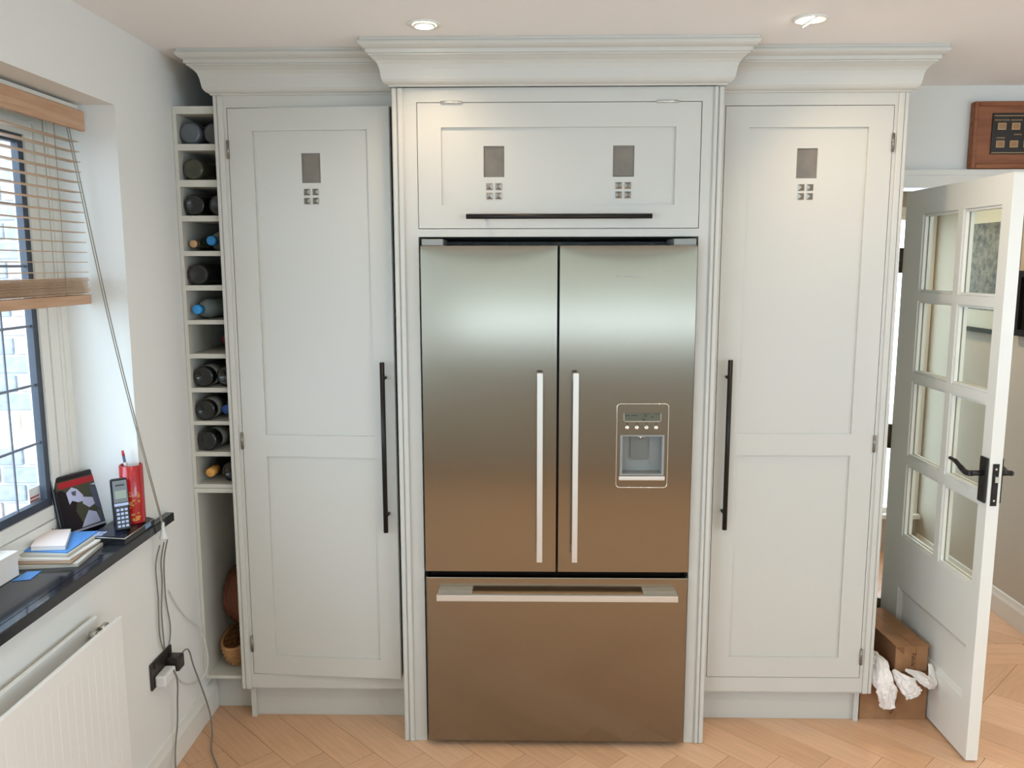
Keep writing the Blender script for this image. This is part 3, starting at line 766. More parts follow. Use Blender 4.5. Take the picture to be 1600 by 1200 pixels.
# ------------------------------------------------------------------ wine rack
RY = 0.135
r = thing('wine_rack', (-1.21, 0.39, 0), 'narrow cream wine rack built into the corner left of the cabinet', 'wine rack')
RX0, RX1 = -1.3035, -1.1205
obj('upright', B(RX0, -1.2905, RY, 0.645, 0.89, 2.217), M['rack'], r); obj('upright', B(-1.137, RX1, RY+0.002, 0.645, 0.89, 2.217), M['rack'], r)
obj('back_panel', B(-1.2905, -1.137, 0.630, 0.644, 0.158, 2.192), M['rack'], r)
SH = [(2.192, 2.217), (2.072, 2.093), (1.951, 1.974), (1.835, 1.854), (1.717, 1.734), (1.598, 1.616), (1.480, 1.495), (1.360, 1.376), (1.239, 1.255), (1.121, 1.135), (1.007, 1.023), (0.890, 0.904)]
for a, b in SH: obj('shelf', B(-1.2905, -1.137, RY, 0.630, a, b), M['rack'], r)
mb = MB(); mb.box(RX0, -1.2905, RY, 0.645, 0.158, 0.8885); mb.box(-1.137, RX1, RY+0.002, 0.645, 0.158, 0.8885)
obj('cupboard_side', mb, M['rack'], r)
obj('cupboard_top', B(-1.2905, -1.137, RY, 0.630, 0.872, 0.8885), M['rack'], r)
obj('base_shelf', B(-1.2905, -1.137, RY, 0.630, 0.158, 0.170), M['rack'], r)
obj('plinth', B(RX0, -1.1365, 0.222, 0.24, 0.0005, 0.157), M['cab'], r)

# bottles
def bprof(kind):
    if kind == 'wine': return [(0.0, 0.006), (0.022, 0.004), (0.030, 0.0), (0.0355, 0.003), (0.0365, 0.010), (0.0365, 0.185), (0.034, 0.205), (0.024, 0.225), (0.0155, 0.240), (0.014, 0.255), (0.014, 0.285), (0.0155, 0.287), (0.0155, 0.295), (0.0, 0.296)]
    if kind == 'water': return [(0.0, 0.004), (0.026, 0.0), (0.034, 0.006), (0.0355, 0.03), (0.0345, 0.06), (0.0355, 0.09), (0.0345, 0.12), (0.0355, 0.15), (0.034, 0.175), (0.026, 0.20), (0.016, 0.222), (0.0135, 0.232), (0.0135, 0.250), (0.0, 0.251)]
    if kind == 'slim': return [(0.0, 0.005), (0.018, 0.0), (0.024, 0.004), (0.0245, 0.02), (0.0245, 0.19), (0.020, 0.21), (0.0135, 0.235), (0.0128, 0.26), (0.0128, 0.285), (0.014, 0.287), (0.014, 0.295), (0.0, 0.296)]
    if kind == 'squat': return [(0.0, 0.005), (0.028, 0.0), (0.0365, 0.005), (0.0375, 0.02), (0.0375, 0.11), (0.030, 0.135), (0.016, 0.155), (0.014, 0.19), (0.0, 0.191)]
def bottle(x, zs, kind, y, m, label, out='base', cap=None, capm=None, cr=0.0165, cl=0.03, lab=None, ax=0.0, labm='paperlabel'):
    """lying bottle; out = which end faces the room; zs = shelf surface"""
    rad = max(p[0] for p in bprof(kind)); ln = max(p[1] for p in bprof(kind))
    zc = zs+rad+0.0008
    if out == 'base': mx = Matrix.Translation((x, y, zc)) @ Matrix.Rotation(ax, 4, 'Z') @ Matrix.Rotation(-PI/2, 4, 'X')
    else: mx = Matrix.Translation((x, y+ln, zc)) @ Matrix.Rotation(ax, 4, 'Z') @ Matrix.Rotation(PI/2, 4, 'X')
    root = thing('bottle', (x, y, zc-rad), label, 'bottle', 'bottles in the wine rack')
    obj('glass', MB().lathe(bprof(kind), mx, 26, cap=False), m, root)
    if cap: obj(cap, MB().lathe([(0.0, ln-cl+0.004), (cr, ln-cl+0.004), (cr, ln+0.0025), (cr*0.9, ln+0.004), (0.0, ln+0.004)], mx, 18, cap=False), capm, root)
    if lab: obj('paper_label', MB().lathe([(rad+0.0004, lab[0]), (rad+0.0007, lab[0]), (rad+0.0007, lab[1]), (rad+0.0004, lab[1])], mx, 26, cap=False), M[labm], root)
    return root
XA, XB = -1.2525, -1.1765
sh = [b for a, b in SH]
bottle(XA, sh[1], 'squat', 0.150, M['glassgrey'], 'squat blue-grey glass bottle at the left of the topmost rack cell', cap='cap', capm=M['redfoil'])
bottle(XB, sh[1], 'squat', 0.165, mat('matt_grey_bottle', (84, 84, 82), 0.5), 'matt grey bottle base at the right of the topmost rack cell')
bottle(XA+0.002, sh[2], 'wine', 0.152, M['glassgreen'], 'olive green glass bottle lying alone in the second rack cell down', cap='capsule', capm=M['pewter'], ax=-0.12)
bottle(XA, sh[3], 'wine', 0.150, M['glassblack'], 'black wine bottle at the left of the third rack cell down', cap='capsule', capm=M['dark'])
bottle(XB, sh[3], 'wine', 0.175, mat('dull_black_bottle', (34, 31, 28), 0.3), 'dull black bottle at the right of the third rack cell down', cap='capsule', capm=M['dark'])
bottle(-1.2640, sh[4], 'slim', 0.160, M['glassgreen'], 'slim bottle with a pale cork facing out beside a blue capped bottle', out='neck', cap='cork', capm=M['cork'], cr=0.0135)
bottle(-1.2010, sh[4], 'water', 0.172, M['clear'], 'clear bottle with bright blue cap in the fourth rack cell down', out='neck', cap='cap', capm=M['bluecap'], ax=-0.02)
bottle(XA+0.001, sh[5], 'wine', 0.145, mat('charcoal_bottle', (34, 33, 31), 0.35), 'large charcoal bottle base at the left of the fifth rack cell down', cap='capsule', capm=M['dark'])
bottle(XB+0.001, sh[5], 'wine', 0.215, M['clear'], 'clear bottle neck set back at the right of the fifth rack cell', out='neck', cap='cap', capm=M['paperlabel'])
bottle(-1.235, sh[6], 'water', 0.146, M['clear'], 'clear bottle with bright blue cap lying alone in the sixth rack cell down', out='neck', cap='cap', capm=M['bluecap'], ax=-0.10)
bottle(-1.215, sh[7], 'wine', 0.290, M['glassblack'], 'bottle with red foil neck pushed deep in the otherwise empty rack cell', out='neck', cap='foil', capm=M['redfoil'], cl=0.06)
bottle(XA, sh[8], 'wine', 0.148, M['glassblack'], 'dark bottle with grey label at the left of the eighth rack cell down', cap='capsule', capm=M['dark'], lab=(0.035, 0.13))
bottle(XB+0.001, sh[8], 'wine', 0.165, M['glassblack'], 'dark bottle without label at the right of the eighth rack cell down', cap='capsule', capm=M['dark'])
bottle(XA, sh[9], 'wine', 0.148, M['glassblack'], 'dark bottle with grey label beside the navy capped bottle', cap='capsule', capm=M['dark'], lab=(0.03, 0.12))
bottle(XB, sh[9], 'water', 0.175, M['glassgrey'], 'bottle with navy blue cap at the right of the ninth rack cell down', out='neck', cap='cap', capm=M['navycap'], ax=-0.03)
bottle(XA+0.001, sh[10], 'wine', 0.148, M['glassblack'], 'dark bottle with white label lying alone in the tenth rack cell down', cap='capsule', capm=M['dark'], lab=(0.05, 0.12), ax=-0.08)
bottle(XA+0.004, sh[11], 'wine', 0.160, M['glassblack'], 'bottle with amber foil neck facing out in the lowest rack cell', out='neck', cap='foil', capm=M['amber'], cl=0.075)
bottle(XB, sh[11], 'wine', 0.170, M['glassblack'], 'black bottle base at the right of the lowest rack cell', cap='capsule', capm=M['dark'])

# baskets
def basket(name, cx, cy, z0, rx, ry, h, m, label, mx=None):
    rt = thing(name, (cx, cy, z0), label, 'basket', 'wicker baskets under the wine rack')
    MX = Matrix.Translation((cx, cy, z0)) @ (mx or Matrix.Identity(4))
    mb = MB(); n = 36; k = 9
    for i in range(k):
        f = 0.72+0.28*math.sin((i+0.5)/k*PI/2)
        z = h*(i+0.5)/k
        pts = [MX @ Vector(((rx*f+0.0022*(-1)**(j+i))*math.cos(2*PI*j/n), (ry*f+0.0022*(-1)**(j+i))*math.sin(2*PI*j/n), z)) for j in range(n)]
        mb.tube(pts, h/k*0.56, 5, closed=True)
    obj('weave', mb, m, rt)
    mb = MB(); mb.ring([[MX @ Vector((rx*0.74*s_*math.cos(2*PI*j/n), ry*0.74*s_*math.sin(2*PI*j/n), zz)) for j in range(n)] for s_, zz in ((1.0, 0.0), (1.0, 0.006))])
    obj('base', mb, m, rt)
    obj('rim', MB().tube([MX @ Vector((rx*math.cos(2*PI*j/n), ry*math.sin(2*PI*j/n), h)) for j in range(n)], 0.0065, 6, closed=True), m, rt)
    return rt
basket('wicker_basket', -1.2155, 0.335, 0.1715, 0.066, 0.17, 0.085, M['wicker_l'], 'light wicker basket on the cupboard base under the wine rack')
rt = basket('wicker_basket', -1.2135, 0.40, 0.400, 0.128, 0.18, 0.10, M['wicker_d'], 'dark red-brown wicker basket leaning on edge above the light basket', Matrix.Rotation(math.radians(88), 4, 'Y') @ Matrix.Translation((0, 0, -0.055)))

# ------------------------------------------------------------------ left window, sill, blind
w = thing('window_1', (-1.53, -1.02, 0.872), 'leaded black casement window in white frame above the granite sill', 'window', kind='structure')
wy0, wy1, wz0, wz1 = W1[0], W1[1], 0.8725, 2.1475
fx0, fx1 = -1.575, -1.50
def fr(y0, y1, z0, z1, wd, x0, x1, b=0):
    mb = MB(); mb.box(x0, x1, y0, y0+wd, z0, z1, b=b); mb.box(x0, x1, y1-wd, y1, z0, z1, b=b); mb.box(x0, x1, y0+wd, y1-wd, z0, z0+wd, b=b); mb.box(x0, x1, y0+wd, y1-wd, z1-wd, z1, b=b); return mb
def fr4(y0, y1, z0, z1, wl, wr, wb, wt, x0, x1):
    mb = MB(); mb.box(x0, x1, y0, y0+wl, z0, z1); mb.box(x0, x1, y1-wr, y1, z0, z1); mb.box(x0, x1, y0+wl, y1-wr, z0, z0+wb); mb.box(x0, x1, y0+wl, y1-wr, z1-wt, z1); return mb
mb = fr4(wy0, wy1, wz0, wz1, 0.085, 0.085, 0.068, 0.06, fx0, fx1)
mb.add(fr4(wy0, wy1, wz0, wz1, 0.030, 0.030, 0.022, 0.022, fx1, fx1+0.008).bm)
mb.add(fr4(wy0+0.03, wy1-0.03, wz0+0.022, wz1-0.022, 0.012, 0.012, 0.012, 0.012, fx1, fx1+0.004).bm)
ym = (wy0+wy1)/2
mb.box(fx0, fx1, ym-0.03, ym+0.03, wz0+0.068, wz1-0.06)
obj('outer_frame', mb, M['white'], w)
for a, b in ((ym+0.0335, wy1-0.0885), (wy0+0.0885, ym-0.0335)):
    z0, z1 = wz0+0.0715, wz1-0.0635
    cs = obj('casement', fr(a, b, z0, z1, 0.038, fx1-0.03, fx1-0.003), M['white'], w)
    bk = fr(a+0.0382, b-0.0382, z0+0.0382, z1-0.0382, 0.024, fx1-0.030, fx1-0.010)
    obj('black_frame', bk, M['casement'], cs)
    a2, b2, c2, d2 = a+0.0625, b-0.0625, z0+0.0625, z1-0.0625
    obj('window_pane', B(fx1-0.024, fx1-0.020, a2, b2, c2, d2), M['pane'], cs)
    nv, nh = 4, 6
    for i in range(1, nv):
        yy = b2-(b2-a2)*i/nv; obj('lead_strip', B(fx1-0.0195, fx1-0.0165, yy-0.0035, yy+0.0035, c2, d2), M['lead'], cs)
    for i in range(1, nh):
        zz = c2+(d2-c2)*i/nh; obj('lead_strip', B(fx1-0.0198, fx1-0.0168, a2, b2, zz-0.0035, zz+0.0035), M['lead'], cs)
s = thing('trim_2', (-1.40, -0.9, 0.842), 'polished black granite window sill overhanging the radiator', 'window sill', kind='structure')
mb = MB(); mb.box(-1.60, XL+0.0005, wy0+0.0005, wy1-0.0005, 0.8425, 0.872); mb.box(XL+0.0005, -1.276, -1.95, -0.100, 0.842, 0.872, b=0.0025)
obj('slab', mb, M['granite'], s)

bl = thing('venetian_blind', (-1.41, -0.97, 1.56), 'wooden venetian blind half raised in the window recess', 'blind')
BY0, BY1 = -1.74, -0.292
obj('valance', B(-1.395, -1.380, BY0, BY1, 2.068, 2.125, b=0.003), M['wood'], bl)
obj('head_rail', B(-1.445, -1.396, BY0+0.005, BY1-0.005, 2.095, 2.140), M['white'], bl)
slat_me = None
for i in range(14):
    z = 2.040-i*0.0288
    if slat_me is None:
        o = obj('slat', B(-1.430, -1.402, BY0, BY1, z-0.0012, z+0.0012), M['slat'], bl); slat_me = o; zf = z
    else:
        o = slat_me.copy(); COL.objects.link(o); o.location = (0, 0, z-zf)
for i in range(14):
    z = 1.648-i*0.0034
    o = slat_me.copy(); COL.objects.link(o); o.location = (random.uniform(-0.004, 0.004), random.uniform(-0.003, 0.001), z-zf)
obj('bottom_rail', B(-1.433, -1.398, BY0, BY1, 1.572, 1.600, b=0.002), M['wood'], bl)
for yy in (-0.42, -0.98, -1.55):
    mb = MB(); mb.cyl((-1.4005, yy, 1.60), (-1.4005, yy, 2.094), 0.0010, n=6); mb.cyl((-1.4315, yy, 1.60), (-1.4315, yy, 2.094), 0.0010, n=6)
    obj('ladder_cord', mb, M['cord'], bl)
mb = MB()
mb.tube(spline([(-1.388, -0.378, 2.066), (-1.335, -0.305, 1.46), (-1.268, -0.235, 0.93), (-1.262, -0.225, 0.872)], 6), 0.0016, 6)
mb.tube(spline([(-1.386, -0.370, 2.066), (-1.331, -0.300, 1.46), (-1.266, -0.231, 0.93), (-1.261, -0.223, 0.872)], 6), 0.0016, 6)
pc = obj('pull_cord', mb, M['cord'], bl)
obj('cord_knob', MB().lathe([(0.0, 0.055), (0.005, 0.053), (0.0055, 0.035), (0.009, 0.018), (0.0145, 0.004), (0.014, 0.0), (0.0, 0.0)], Matrix.Translation((-1.2605, -0.222, 0.822)), 16), M['plugw'], pc)

# outside: brick wing and paving
bw = thing('brick_wing', (-2.6, 0.75, -0.1), 'pale brick house wing seen outside through the leaded window', 'building')
obj('mortar_core', B(-3.7, -1.62, 0.608, 0.9, -0.12, 2.55), M['mortar'], bw)
rb = random.Random(5)
bmes = {}
for kname in ('brick_a', 'brick_b', 'brick_c'):
    for half in (0, 1):
        mbx = B(-(0.105 if half == 0 else 0.05), (0.105 if half == 0 else 0.05), -0.006, 0.05, 0, 0.066, b=0.003)
        bmesh.ops.recalc_face_normals(mbx.bm, faces=list(mbx.bm.faces))
        me = bpy.data.meshes.new('brick'); mbx.bm.to_mesh(me); mbx.bm.free(); me.materials.append(M[kname]); bmes[kname, half] = me
for c in range(25):
    z = 0.626+c*0.0775
    x = -1.64-(0.055 if c % 2 else 0.105)
    while x > -3.6:
        cream = c in (4, 5, 19, 20)
        half = 1 if (c % 2 and x > -1.75) else 0
        kk = 'brick_c' if cream else rb.choice(['brick_a', 'brick_a', 'brick_b'])
        o = bpy.data.objects.new('brick', bmes[kk, half]); COL.objects.link(o); o.parent = bw
        o.location = Vector((x, 0.602+rb.uniform(-0.002, 0.002), z)) - ORG[bw.name]
        x -= 0.225 if half == 0 else 0.17
S('ground_outside', B(-9, XL-0.305, -9, 6, -0.4, -0.12), M['paving'], 'pale paving outside the window', 'ground')
S('ground_outside', B(XL-0.3, 9, 2.25, 8, -0.4, -0.12), M['paving'], 'pale paving beyond the hall window', 'ground')

# ------------------------------------------------------------------ radiator
r = thing('radiator', (-1.25, -1.1, 0.15), 'white panel radiator on the left wall under the sill', 'radiator')
mb = MB(); ry0, ry1, rz0, rz1 = -1.75, -0.612, 0.15, 0.737
mb.box(-1.222, -1.210, ry0, ry1, rz0, rz1, b=0.004, seg=2)
yy = ry1-0.045
while yy > ry0+0.05:
    mb.box(-1.212, -1.2096, yy-0.010, yy+0.010, rz0+0.05, rz1-0.045, b=0.0003); yy -= 0.0333
obj('front_panel', mb, M['radi'], r)
obj('back_panel', B(-1.290, -1.278, ry0, ry1, rz0, rz1, b=0.004, seg=2), M['radi'], r)
mb = MB(); yy = ry1-0.02
while yy > ry0+0.02:
    mb.box(-1.2775, -1.2225, yy-0.001, yy+0.001, rz0+0.05, rz1-0.05); yy -= 0.033
obj('convector_fins', mb, M['radi'], r, kind='stuff')
mb = MB(); mb.cyl((-1.27, ry1-0.06, rz1-0.03), (-1.232, ry1-0.06, rz1-0.03), 0.010, n=12); mb.cyl((-1.255, ry1-0.035, rz1-0.03), (-1.255, ry1-0.002, rz1-0.03), 0.012, n=12)
obj('air_vent', mb, M['chrome'], r)
mb = MB(); mb.cyl((-1.25, ry1+0.0, 0.20), (-1.25, ry1+0.045, 0.20), 0.010, n=12); mb.cyl((-1.25, ry1+0.05, 0.175), (-1.25, ry1+0.05, 0.245), 0.012, n=14)
obj('valve', mb, M['chrome'], r)
obj('pipe', MB().cyl((-1.25, ry1+0.05, 0.0008), (-1.25, ry1+0.05, 0.176), 0.0075, n=12), M['copper'], r)
mb = MB()
for yy in (-0.85, -1.5): mb.box(-1.3045, -1.2905, yy-0.02, yy+0.02, 0.3, 0.6)
obj('bracket', mb, M['radi'], r)

# ------------------------------------------------------------------ socket, plugs, cables
sk = thing('wall_socket', (XL+0.004, -0.21, 0.333), 'black double wall socket on the left wall beside the radiator', 'socket')
obj('plate', B(XL+0.0005, XL+0.0085, -0.288, -0.134, 0.335, 0.425, b=0.003), M['socket'], sk)
mb = MB()
for yy in (-0.262, -0.16): mb.box(XL+0.0085, XL+0.0115, yy-0.006, yy+0.006, 0.402, 0.417)
obj('switch', mb, M['socket'], sk)
def cable(name, plugspec, pts, rad, mcab, mplug, label):
    t = thing(name, Vector(pts[0]), label, 'cable', None)
    if plugspec: obj('plug', B(*plugspec, b=0.006, seg=2), mplug, t)
    obj('cord', MB().tube(spline(pts, 7), rad, 7), mcab, t)
    return t
XC = XL+0.010
cable('power_cable', (XL+0.009, XL+0.052, -0.186, -0.138, 0.350, 0.398), [(XL+0.040, -0.139, 0.385), (XL+0.045, -0.118, 0.395), (XL+0.045, -0.085, 0.375), (XL+0.04, -0.045, 0.30), (XL+0.035, 0.02, 0.19), (XL+0.04, 0.07, 0.06), (XL+0.065, 0.02, 0.006), (XL+0.10, -0.08, 0.0045), (XL+0.17, -0.20, 0.0045), (XL+0.25, -0.36, 0.0045)], 0.0027, M['cabledark'], M['socket'], 'grey cable from black plug trailing down onto the wood floor')
cable('power_cable', (XL+0.009, XL+0.045, -0.272, -0.192, 0.340, 0.378), [(XL+0.046, -0.215, 0.372), (XL+0.05, -0.205, 0.345), (XL+0.045, -0.19, 0.30), (XL+0.03, -0.165, 0.24), (XL+0.025, -0.165, 0.155), (XL+0.028, -0.20, 0.08), (XL+0.05, -0.25, 0.02), (XL+0.10, -0.32, 0.0045), (XL+0.2, -0.45, 0.0045)], 0.0027, M['cabledark'], M['plugw'], 'grey cable hanging from white plug to the floor')
cable('phone_cable', None, [(-1.2735, -0.225, 0.80), (XC, -0.215, 0.73), (XC, -0.213, 0.62), (XC, -0.220, 0.50), (XC+0.004, -0.207, 0.437)], 0.0024, M['cabledark'], None, 'dark cable from sill to socket, leftmost of the three hanging down')
cable('phone_cable', None, [(-1.2725, -0.195, 0.80), (XC, -0.176, 0.73), (XC, -0.178, 0.66), (XC, -0.196, 0.56), (XC+0.003, -0.198, 0.437)], 0.0024, M['cabledark'], None, 'dark cable from sill to socket, middle of the three hanging down')
cable('phone_cable', None, [(-1.272, -0.172, 0.80), (XC, -0.155, 0.72), (XC, -0.160, 0.60), (XC, -0.140, 0.50), (XC, -0.146, 0.455), (XC+0.004, -0.168, 0.435)], 0.0024, M['cabledark'], None, 'dark cable from sill to socket, rightmost of the three hanging down')
cable('aerial_cable', None, [(XL+0.006, -0.125, 0.61), (XL+0.008, -0.07, 0.53), (XC, 0.0, 0.455), (XC+0.006, 0.09, 0.37), (XC+0.02, 0.106, 0.26), (XC+0.012, 0.095, 0.20), (XC-0.002, 0.03, 0.195), (XL+0.007, -0.06, 0.245), (XL+0.008, -0.12, 0.31)], 0.0022, M['cablelight'], None, 'thin white cable looping out from the wall beside the wine rack')

# ------------------------------------------------------------------ things on the sill
Z = 0.8722
# photo tablet
t = thing('tablet_frame', (-1.45, -0.29, Z), 'black framed tablet showing a picture, leaning on the sill', 'tablet')
A0 = Vector((-1.478, -0.405, Z+0.001)); ux = Vector((0.085, 0.205, 0)).normalized(); nrm = Vector((ux.y, -ux.x, 0))
uz = (Vector((0, 0, 1))*math.cos(0.19) - nrm*math.sin(0.19)).normalized(); nn = ux.cross(uz)
TM = Matrix(((ux.x, uz.x, nn.x, A0.x), (ux.y, uz.y, nn.y, A0.y), (ux.z, uz.z, nn.z, A0.z), (0, 0, 0, 1)))
TW, TH = 0.208, 0.190
obj('case', B(0, TW, 0, TH, -0.010, 0, b=0.004, seg=2, mx=TM), M['pdark'], t)
def flat(poly, m, name='print_patch', lev=1):
    mb = MB(); mb.prism(poly, lambda a, b, tt: TM @ Vector((a*TW, b*TH, tt)), 0.0001*lev, 0.0001*lev+0.0003); return obj(name, mb, m, scr)
scr = obj('screen', B(0.012, TW-0.012, 0.02, TH-0.016, 0.0, 0.0005, mx=TM), M['pgreen'], t)
flat([(0.10, 0.80), (0.93, 0.80), (0.93, 0.90), (0.10, 0.90)], M['pred'], 'red_banner', 5)
flat([(0.06, 0.11), (0.40, 0.11), (0.30, 0.40), (0.36, 0.58), (0.14, 0.78), (0.06, 0.78)], M['pdark'], lev=5)
flat([(0.20, 0.72), (0.30, 0.79), (0.38, 0.74), (0.46, 0.62), (0.44, 0.53), (0.36, 0.53), (0.27, 0.58), (0.22, 0.53)], M['pwhite'], lev=9)
flat([(0.28, 0.72), (0.36, 0.72), (0.34, 0.64), (0.29, 0.66)], M['pgrey'], lev=13)
flat([(0.44, 0.60), (0.62, 0.54), (0.64, 0.44), (0.52, 0.40), (0.43, 0.49)], M['pwhite'], lev=9)
flat([(0.58, 0.74), (0.78, 0.66), (0.80, 0.38), (0.72, 0.30), (0.62, 0.40), (0.60, 0.58)], M['pgrey'], lev=9)
flat([(0.60, 0.76), (0.82, 0.78), (0.90, 0.70), (0.93, 0.52), (0.88, 0.50), (0.82, 0.62), (0.72, 0.72)], M['pwhite'], lev=13)
flat([(0.86, 0.77), (0.93, 0.77), (0.93, 0.12), (0.90, 0.40), (0.88, 0.50), (0.93, 0.52)], M['pdark'], lev=12)
flat([(0.78, 0.50), (0.85, 0.48), (0.88, 0.28), (0.83, 0.26)], M['poch'], lev=13)
flat([(0.50, 0.36), (0.62, 0.30), (0.66, 0.13), (0.34, 0.12), (0.40, 0.22)], M['pwhite'], lev=9)
flat([(0.64, 0.34), (0.69, 0.30), (0.71, 0.14), (0.66, 0.14)], M['pgrey'], lev=13)
flat([(0.06, 0.075), (0.93, 0.075), (0.93, 0.105), (0.06, 0.105)], M['pwhite'], 'caption_bar', 5)

c = thing('striped_card', (-1.532, -0.415, Z+0.1), 'small red striped card propped behind the tablet', 'card')
obj('card', B(-1.540, -1.538, -0.452, -0.392, Z+0.0008, 1.045), M['paper'], c)
for k in range(4): obj('stripe', B(-1.5378, -1.5372, -0.449, -0.405, 0.985+k*0.010, 0.990+k*0.010), M['pred'], c)
ORG_fix = c

# cordless phone and base
t = thing('answering_machine', (-1.335, -0.33, Z), 'navy and black answering phone base at the sill edge', 'phone')
mb = MB()
mb.prism([(-1.392, Z+0.0004), (-1.2805, Z+0.0004), (-1.2795, Z+0.020), (-1.300, Z+0.0255), (-1.392, Z+0.0255)], lambda a, b, tt: (a, tt, b), -0.432, -0.236)
obj('body', mb, M['phone'], t)
ZP = Z+0.0256
obj('key_deck', B(-1.390, -1.302, -0.430, -0.345, ZP, ZP+0.0012), M['phonebase'], t)
for i in range(4):
    for j in range(2):
        obj('button', B(-1.385+i*0.009, -1.379+i*0.009, -0.425+j*0.022, -0.411+j*0.022, ZP+0.0012, ZP+0.0026), M['key'], t)
obj('display', B(-1.2802, -1.2790, -0.300, -0.262, Z+0.006, Z+0.018), M['bluelcd'], t)
mb = MB(); mb.tube([(-1.2792, -0.432, Z+0.0205), (-1.2792, -0.236, Z+0.0205)], 0.0011, 6); mb.tube([(-1.2792, -0.4325, Z+0.0205), (-1.390, -0.4325, Z+0.0262)], 0.0011, 6)
obj('edge_strip', mb, M['steelbar'], t)
ph = thing('cordless_phone', (-1.316, -0.365, ZP), 'black and grey cordless handset standing in its base', 'phone')
PM = Matrix.Translation((-1.306, -0.380, ZP+0.0016)) @ Matrix.Rotation(math.radians(38), 4, 'Z') @ Matrix.Rotation(math.radians(-7), 4, 'X')
obj('handset', B(-0.023, 0.023, 0, 0.024, 0, 0.158, b=0.006, seg=2, mx=PM), M['phone'], ph)
obj('face', B(-0.0195, 0.0195, -0.0012, 0.0002, 0.086, 0.152, b=0.0005, mx=PM), M['phonegrey'], ph)
obj('screen', B(-0.0155, 0.0155, -0.0020, -0.0012, 0.098, 0.122, mx=PM), mat('phone_lcd', (150, 165, 150), 0.3), ph)
obj('earpiece', B(-0.012, 0.012, -0.0020, -0.0012, 0.136, 0.140, mx=PM), M['dark'], ph)
obj('band', B(-0.0195, 0.0195, -0.0020, 0.0002, 0.076, 0.084, mx=PM), M['key'], ph)
for i in range(3):
    for j in range(5):
        obj('key', B(-0.0150+i*0.0112, -0.0072+i*0.0112, -0.0022, 0.0002, 0.012+j*0.0122, 0.019+j*0.0122, mx=PM), M['key'], ph)

# red lacquer pot and pen
PX, PY = -1.320, -0.284
cu_ = thing('pen_pot', (PX, PY, ZP), 'tall red lacquer pot with gold pattern behind the handset', 'pot')
obj('pot', MB().lathe([(0.0, 0.0), (0.033, 0.0), (0.034, 0.003), (0.034, 0.180), (0.0315, 0.182), (0.0310, 0.178), (0.0310, 0.006), (0.0, 0.006)], Matrix.Translation((PX, PY, ZP+0.0006)), 32, cap=False), M['redlac'], cu_)
rg = random.Random(11)
mb = MB()
for k in range(34):
    a = math.radians(rg.uniform(-80, -35)); h = rg.choice([rg.uniform(0.012, 0.035), rg.uniform(0.05, 0.105), rg.uniform(0.05, 0.105)])
    s_ = rg.uniform(0.002, 0.0045)
    mx = Matrix.Translation((PX, PY, ZP+h)) @ Matrix.Rotation(a, 4, 'Z')
    mb.box(0.0335, 0.0346, -s_, s_, -s_*0.8, s_*0.8, mx=mx)
obj('gold_pattern', mb, M['goldleaf'], cu_, kind='stuff')
pe = thing('pen', (PX, PY, ZP+0.01), 'grey pen with red top standing in the red pot', 'pen')
mb = MB(); p0, p1 = Vector((PX+0.008, PY-0.006, ZP+0.010)), Vector((PX-0.020, PY-0.004, ZP+0.226)); dv = p1-p0
mb.cyl(p0, p0+dv*0.93, 0.0040, n=10); obj('barrel', mb, M['penbody'], pe)
mb = MB(); mb.cyl(p0+dv*0.93, p1, 0.0042, 0.0034, n=10); obj('top', mb, M['penred'], pe)
mb = MB(); mb.cyl(p0+dv*0.76, p0+dv*0.83, 0.0044, n=10); obj('grip_band', mb, M['paper'], pe)

# paper stack
def slabq(q, z0, z1):
    mb = MB(); mb.prism(q, lambda a, b, tt: (a, b, tt), z0, z1); return mb
def paper(name, q, z0, z1, m, label, cat, grp='papers stacked on the sill'):
    return obj(name, slabq(q, z0, z1), m, None, label, cat, grp)
paper('magazine', [(-1.325, -0.605), (-1.345, -0.425), (-1.500, -0.440), (-1.488, -0.632)], Z+0.0003, Z+0.009, M['papergrey'], 'grey magazine at the bottom of the paper stack', 'magazine')
paper('booklet', [(-1.340, -0.612), (-1.358, -0.420), (-1.512, -0.432), (-1.498, -0.622)], Z+0.0093, Z+0.013, M['paperbrown'], 'thin brown booklet second from the bottom of the paper stack', 'booklet')
paper('booklet', [(-1.355, -0.590), (-1.350, -0.410), (-1.520, -0.425), (-1.520, -0.600)], Z+0.0133, Z+0.019, M['paper'], 'thick white booklet in the middle of the paper stack', 'booklet')
paper('booklet', [(-1.362, -0.588), (-1.368, -0.402), (-1.515, -0.418), (-1.540, -0.585)], Z+0.0193, Z+0.027, M['papergrey'], 'grey booklet directly under the blue folder', 'booklet')
paper('folder', [(-1.370, -0.575), (-1.378, -0.390), (-1.525, -0.412), (-1.565, -0.560)], Z+0.0273, Z+0.0305, M['bluepaper'], 'bright blue folder on the paper stack', 'folder')
t = thing('spiral_notebook', (-1.45, -0.49, Z+0.0308), 'small white spiral notebook on top of the blue folder', 'notebook')
q = [(-1.474, -0.567), (-1.384, -0.557), (-1.448, -0.412), (-1.532, -0.424)]
obj('pages', slabq(q, Z+0.0312, Z+0.042), M['paper'], t)
mb = MB()
cxq = sum(p[0] for p in q)/4; cyq = sum(p[1] for p in q)/4
obj('cover', slabq([(cxq+(a-cxq)*1.012, cyq+(b-cyq)*1.012) for a, b in q], Z+0.0422, Z+0.0432), mat('pink_white_card', (240, 226, 220), 0.6), t)
for k in range(11):
    f = (k+0.5)/11; a, b = Vector((*q[2], 0)).lerp(Vector((*q[3], 0)), f)[:2]
    obj('spiral_ring', MB().tube([(a, b+0.0045*math.cos(2*PI*j/10), Z+0.037+0.0085*math.sin(2*PI*j/10)) for j in range(10)], 0.0007, 5, closed=True), M['dark'], t)
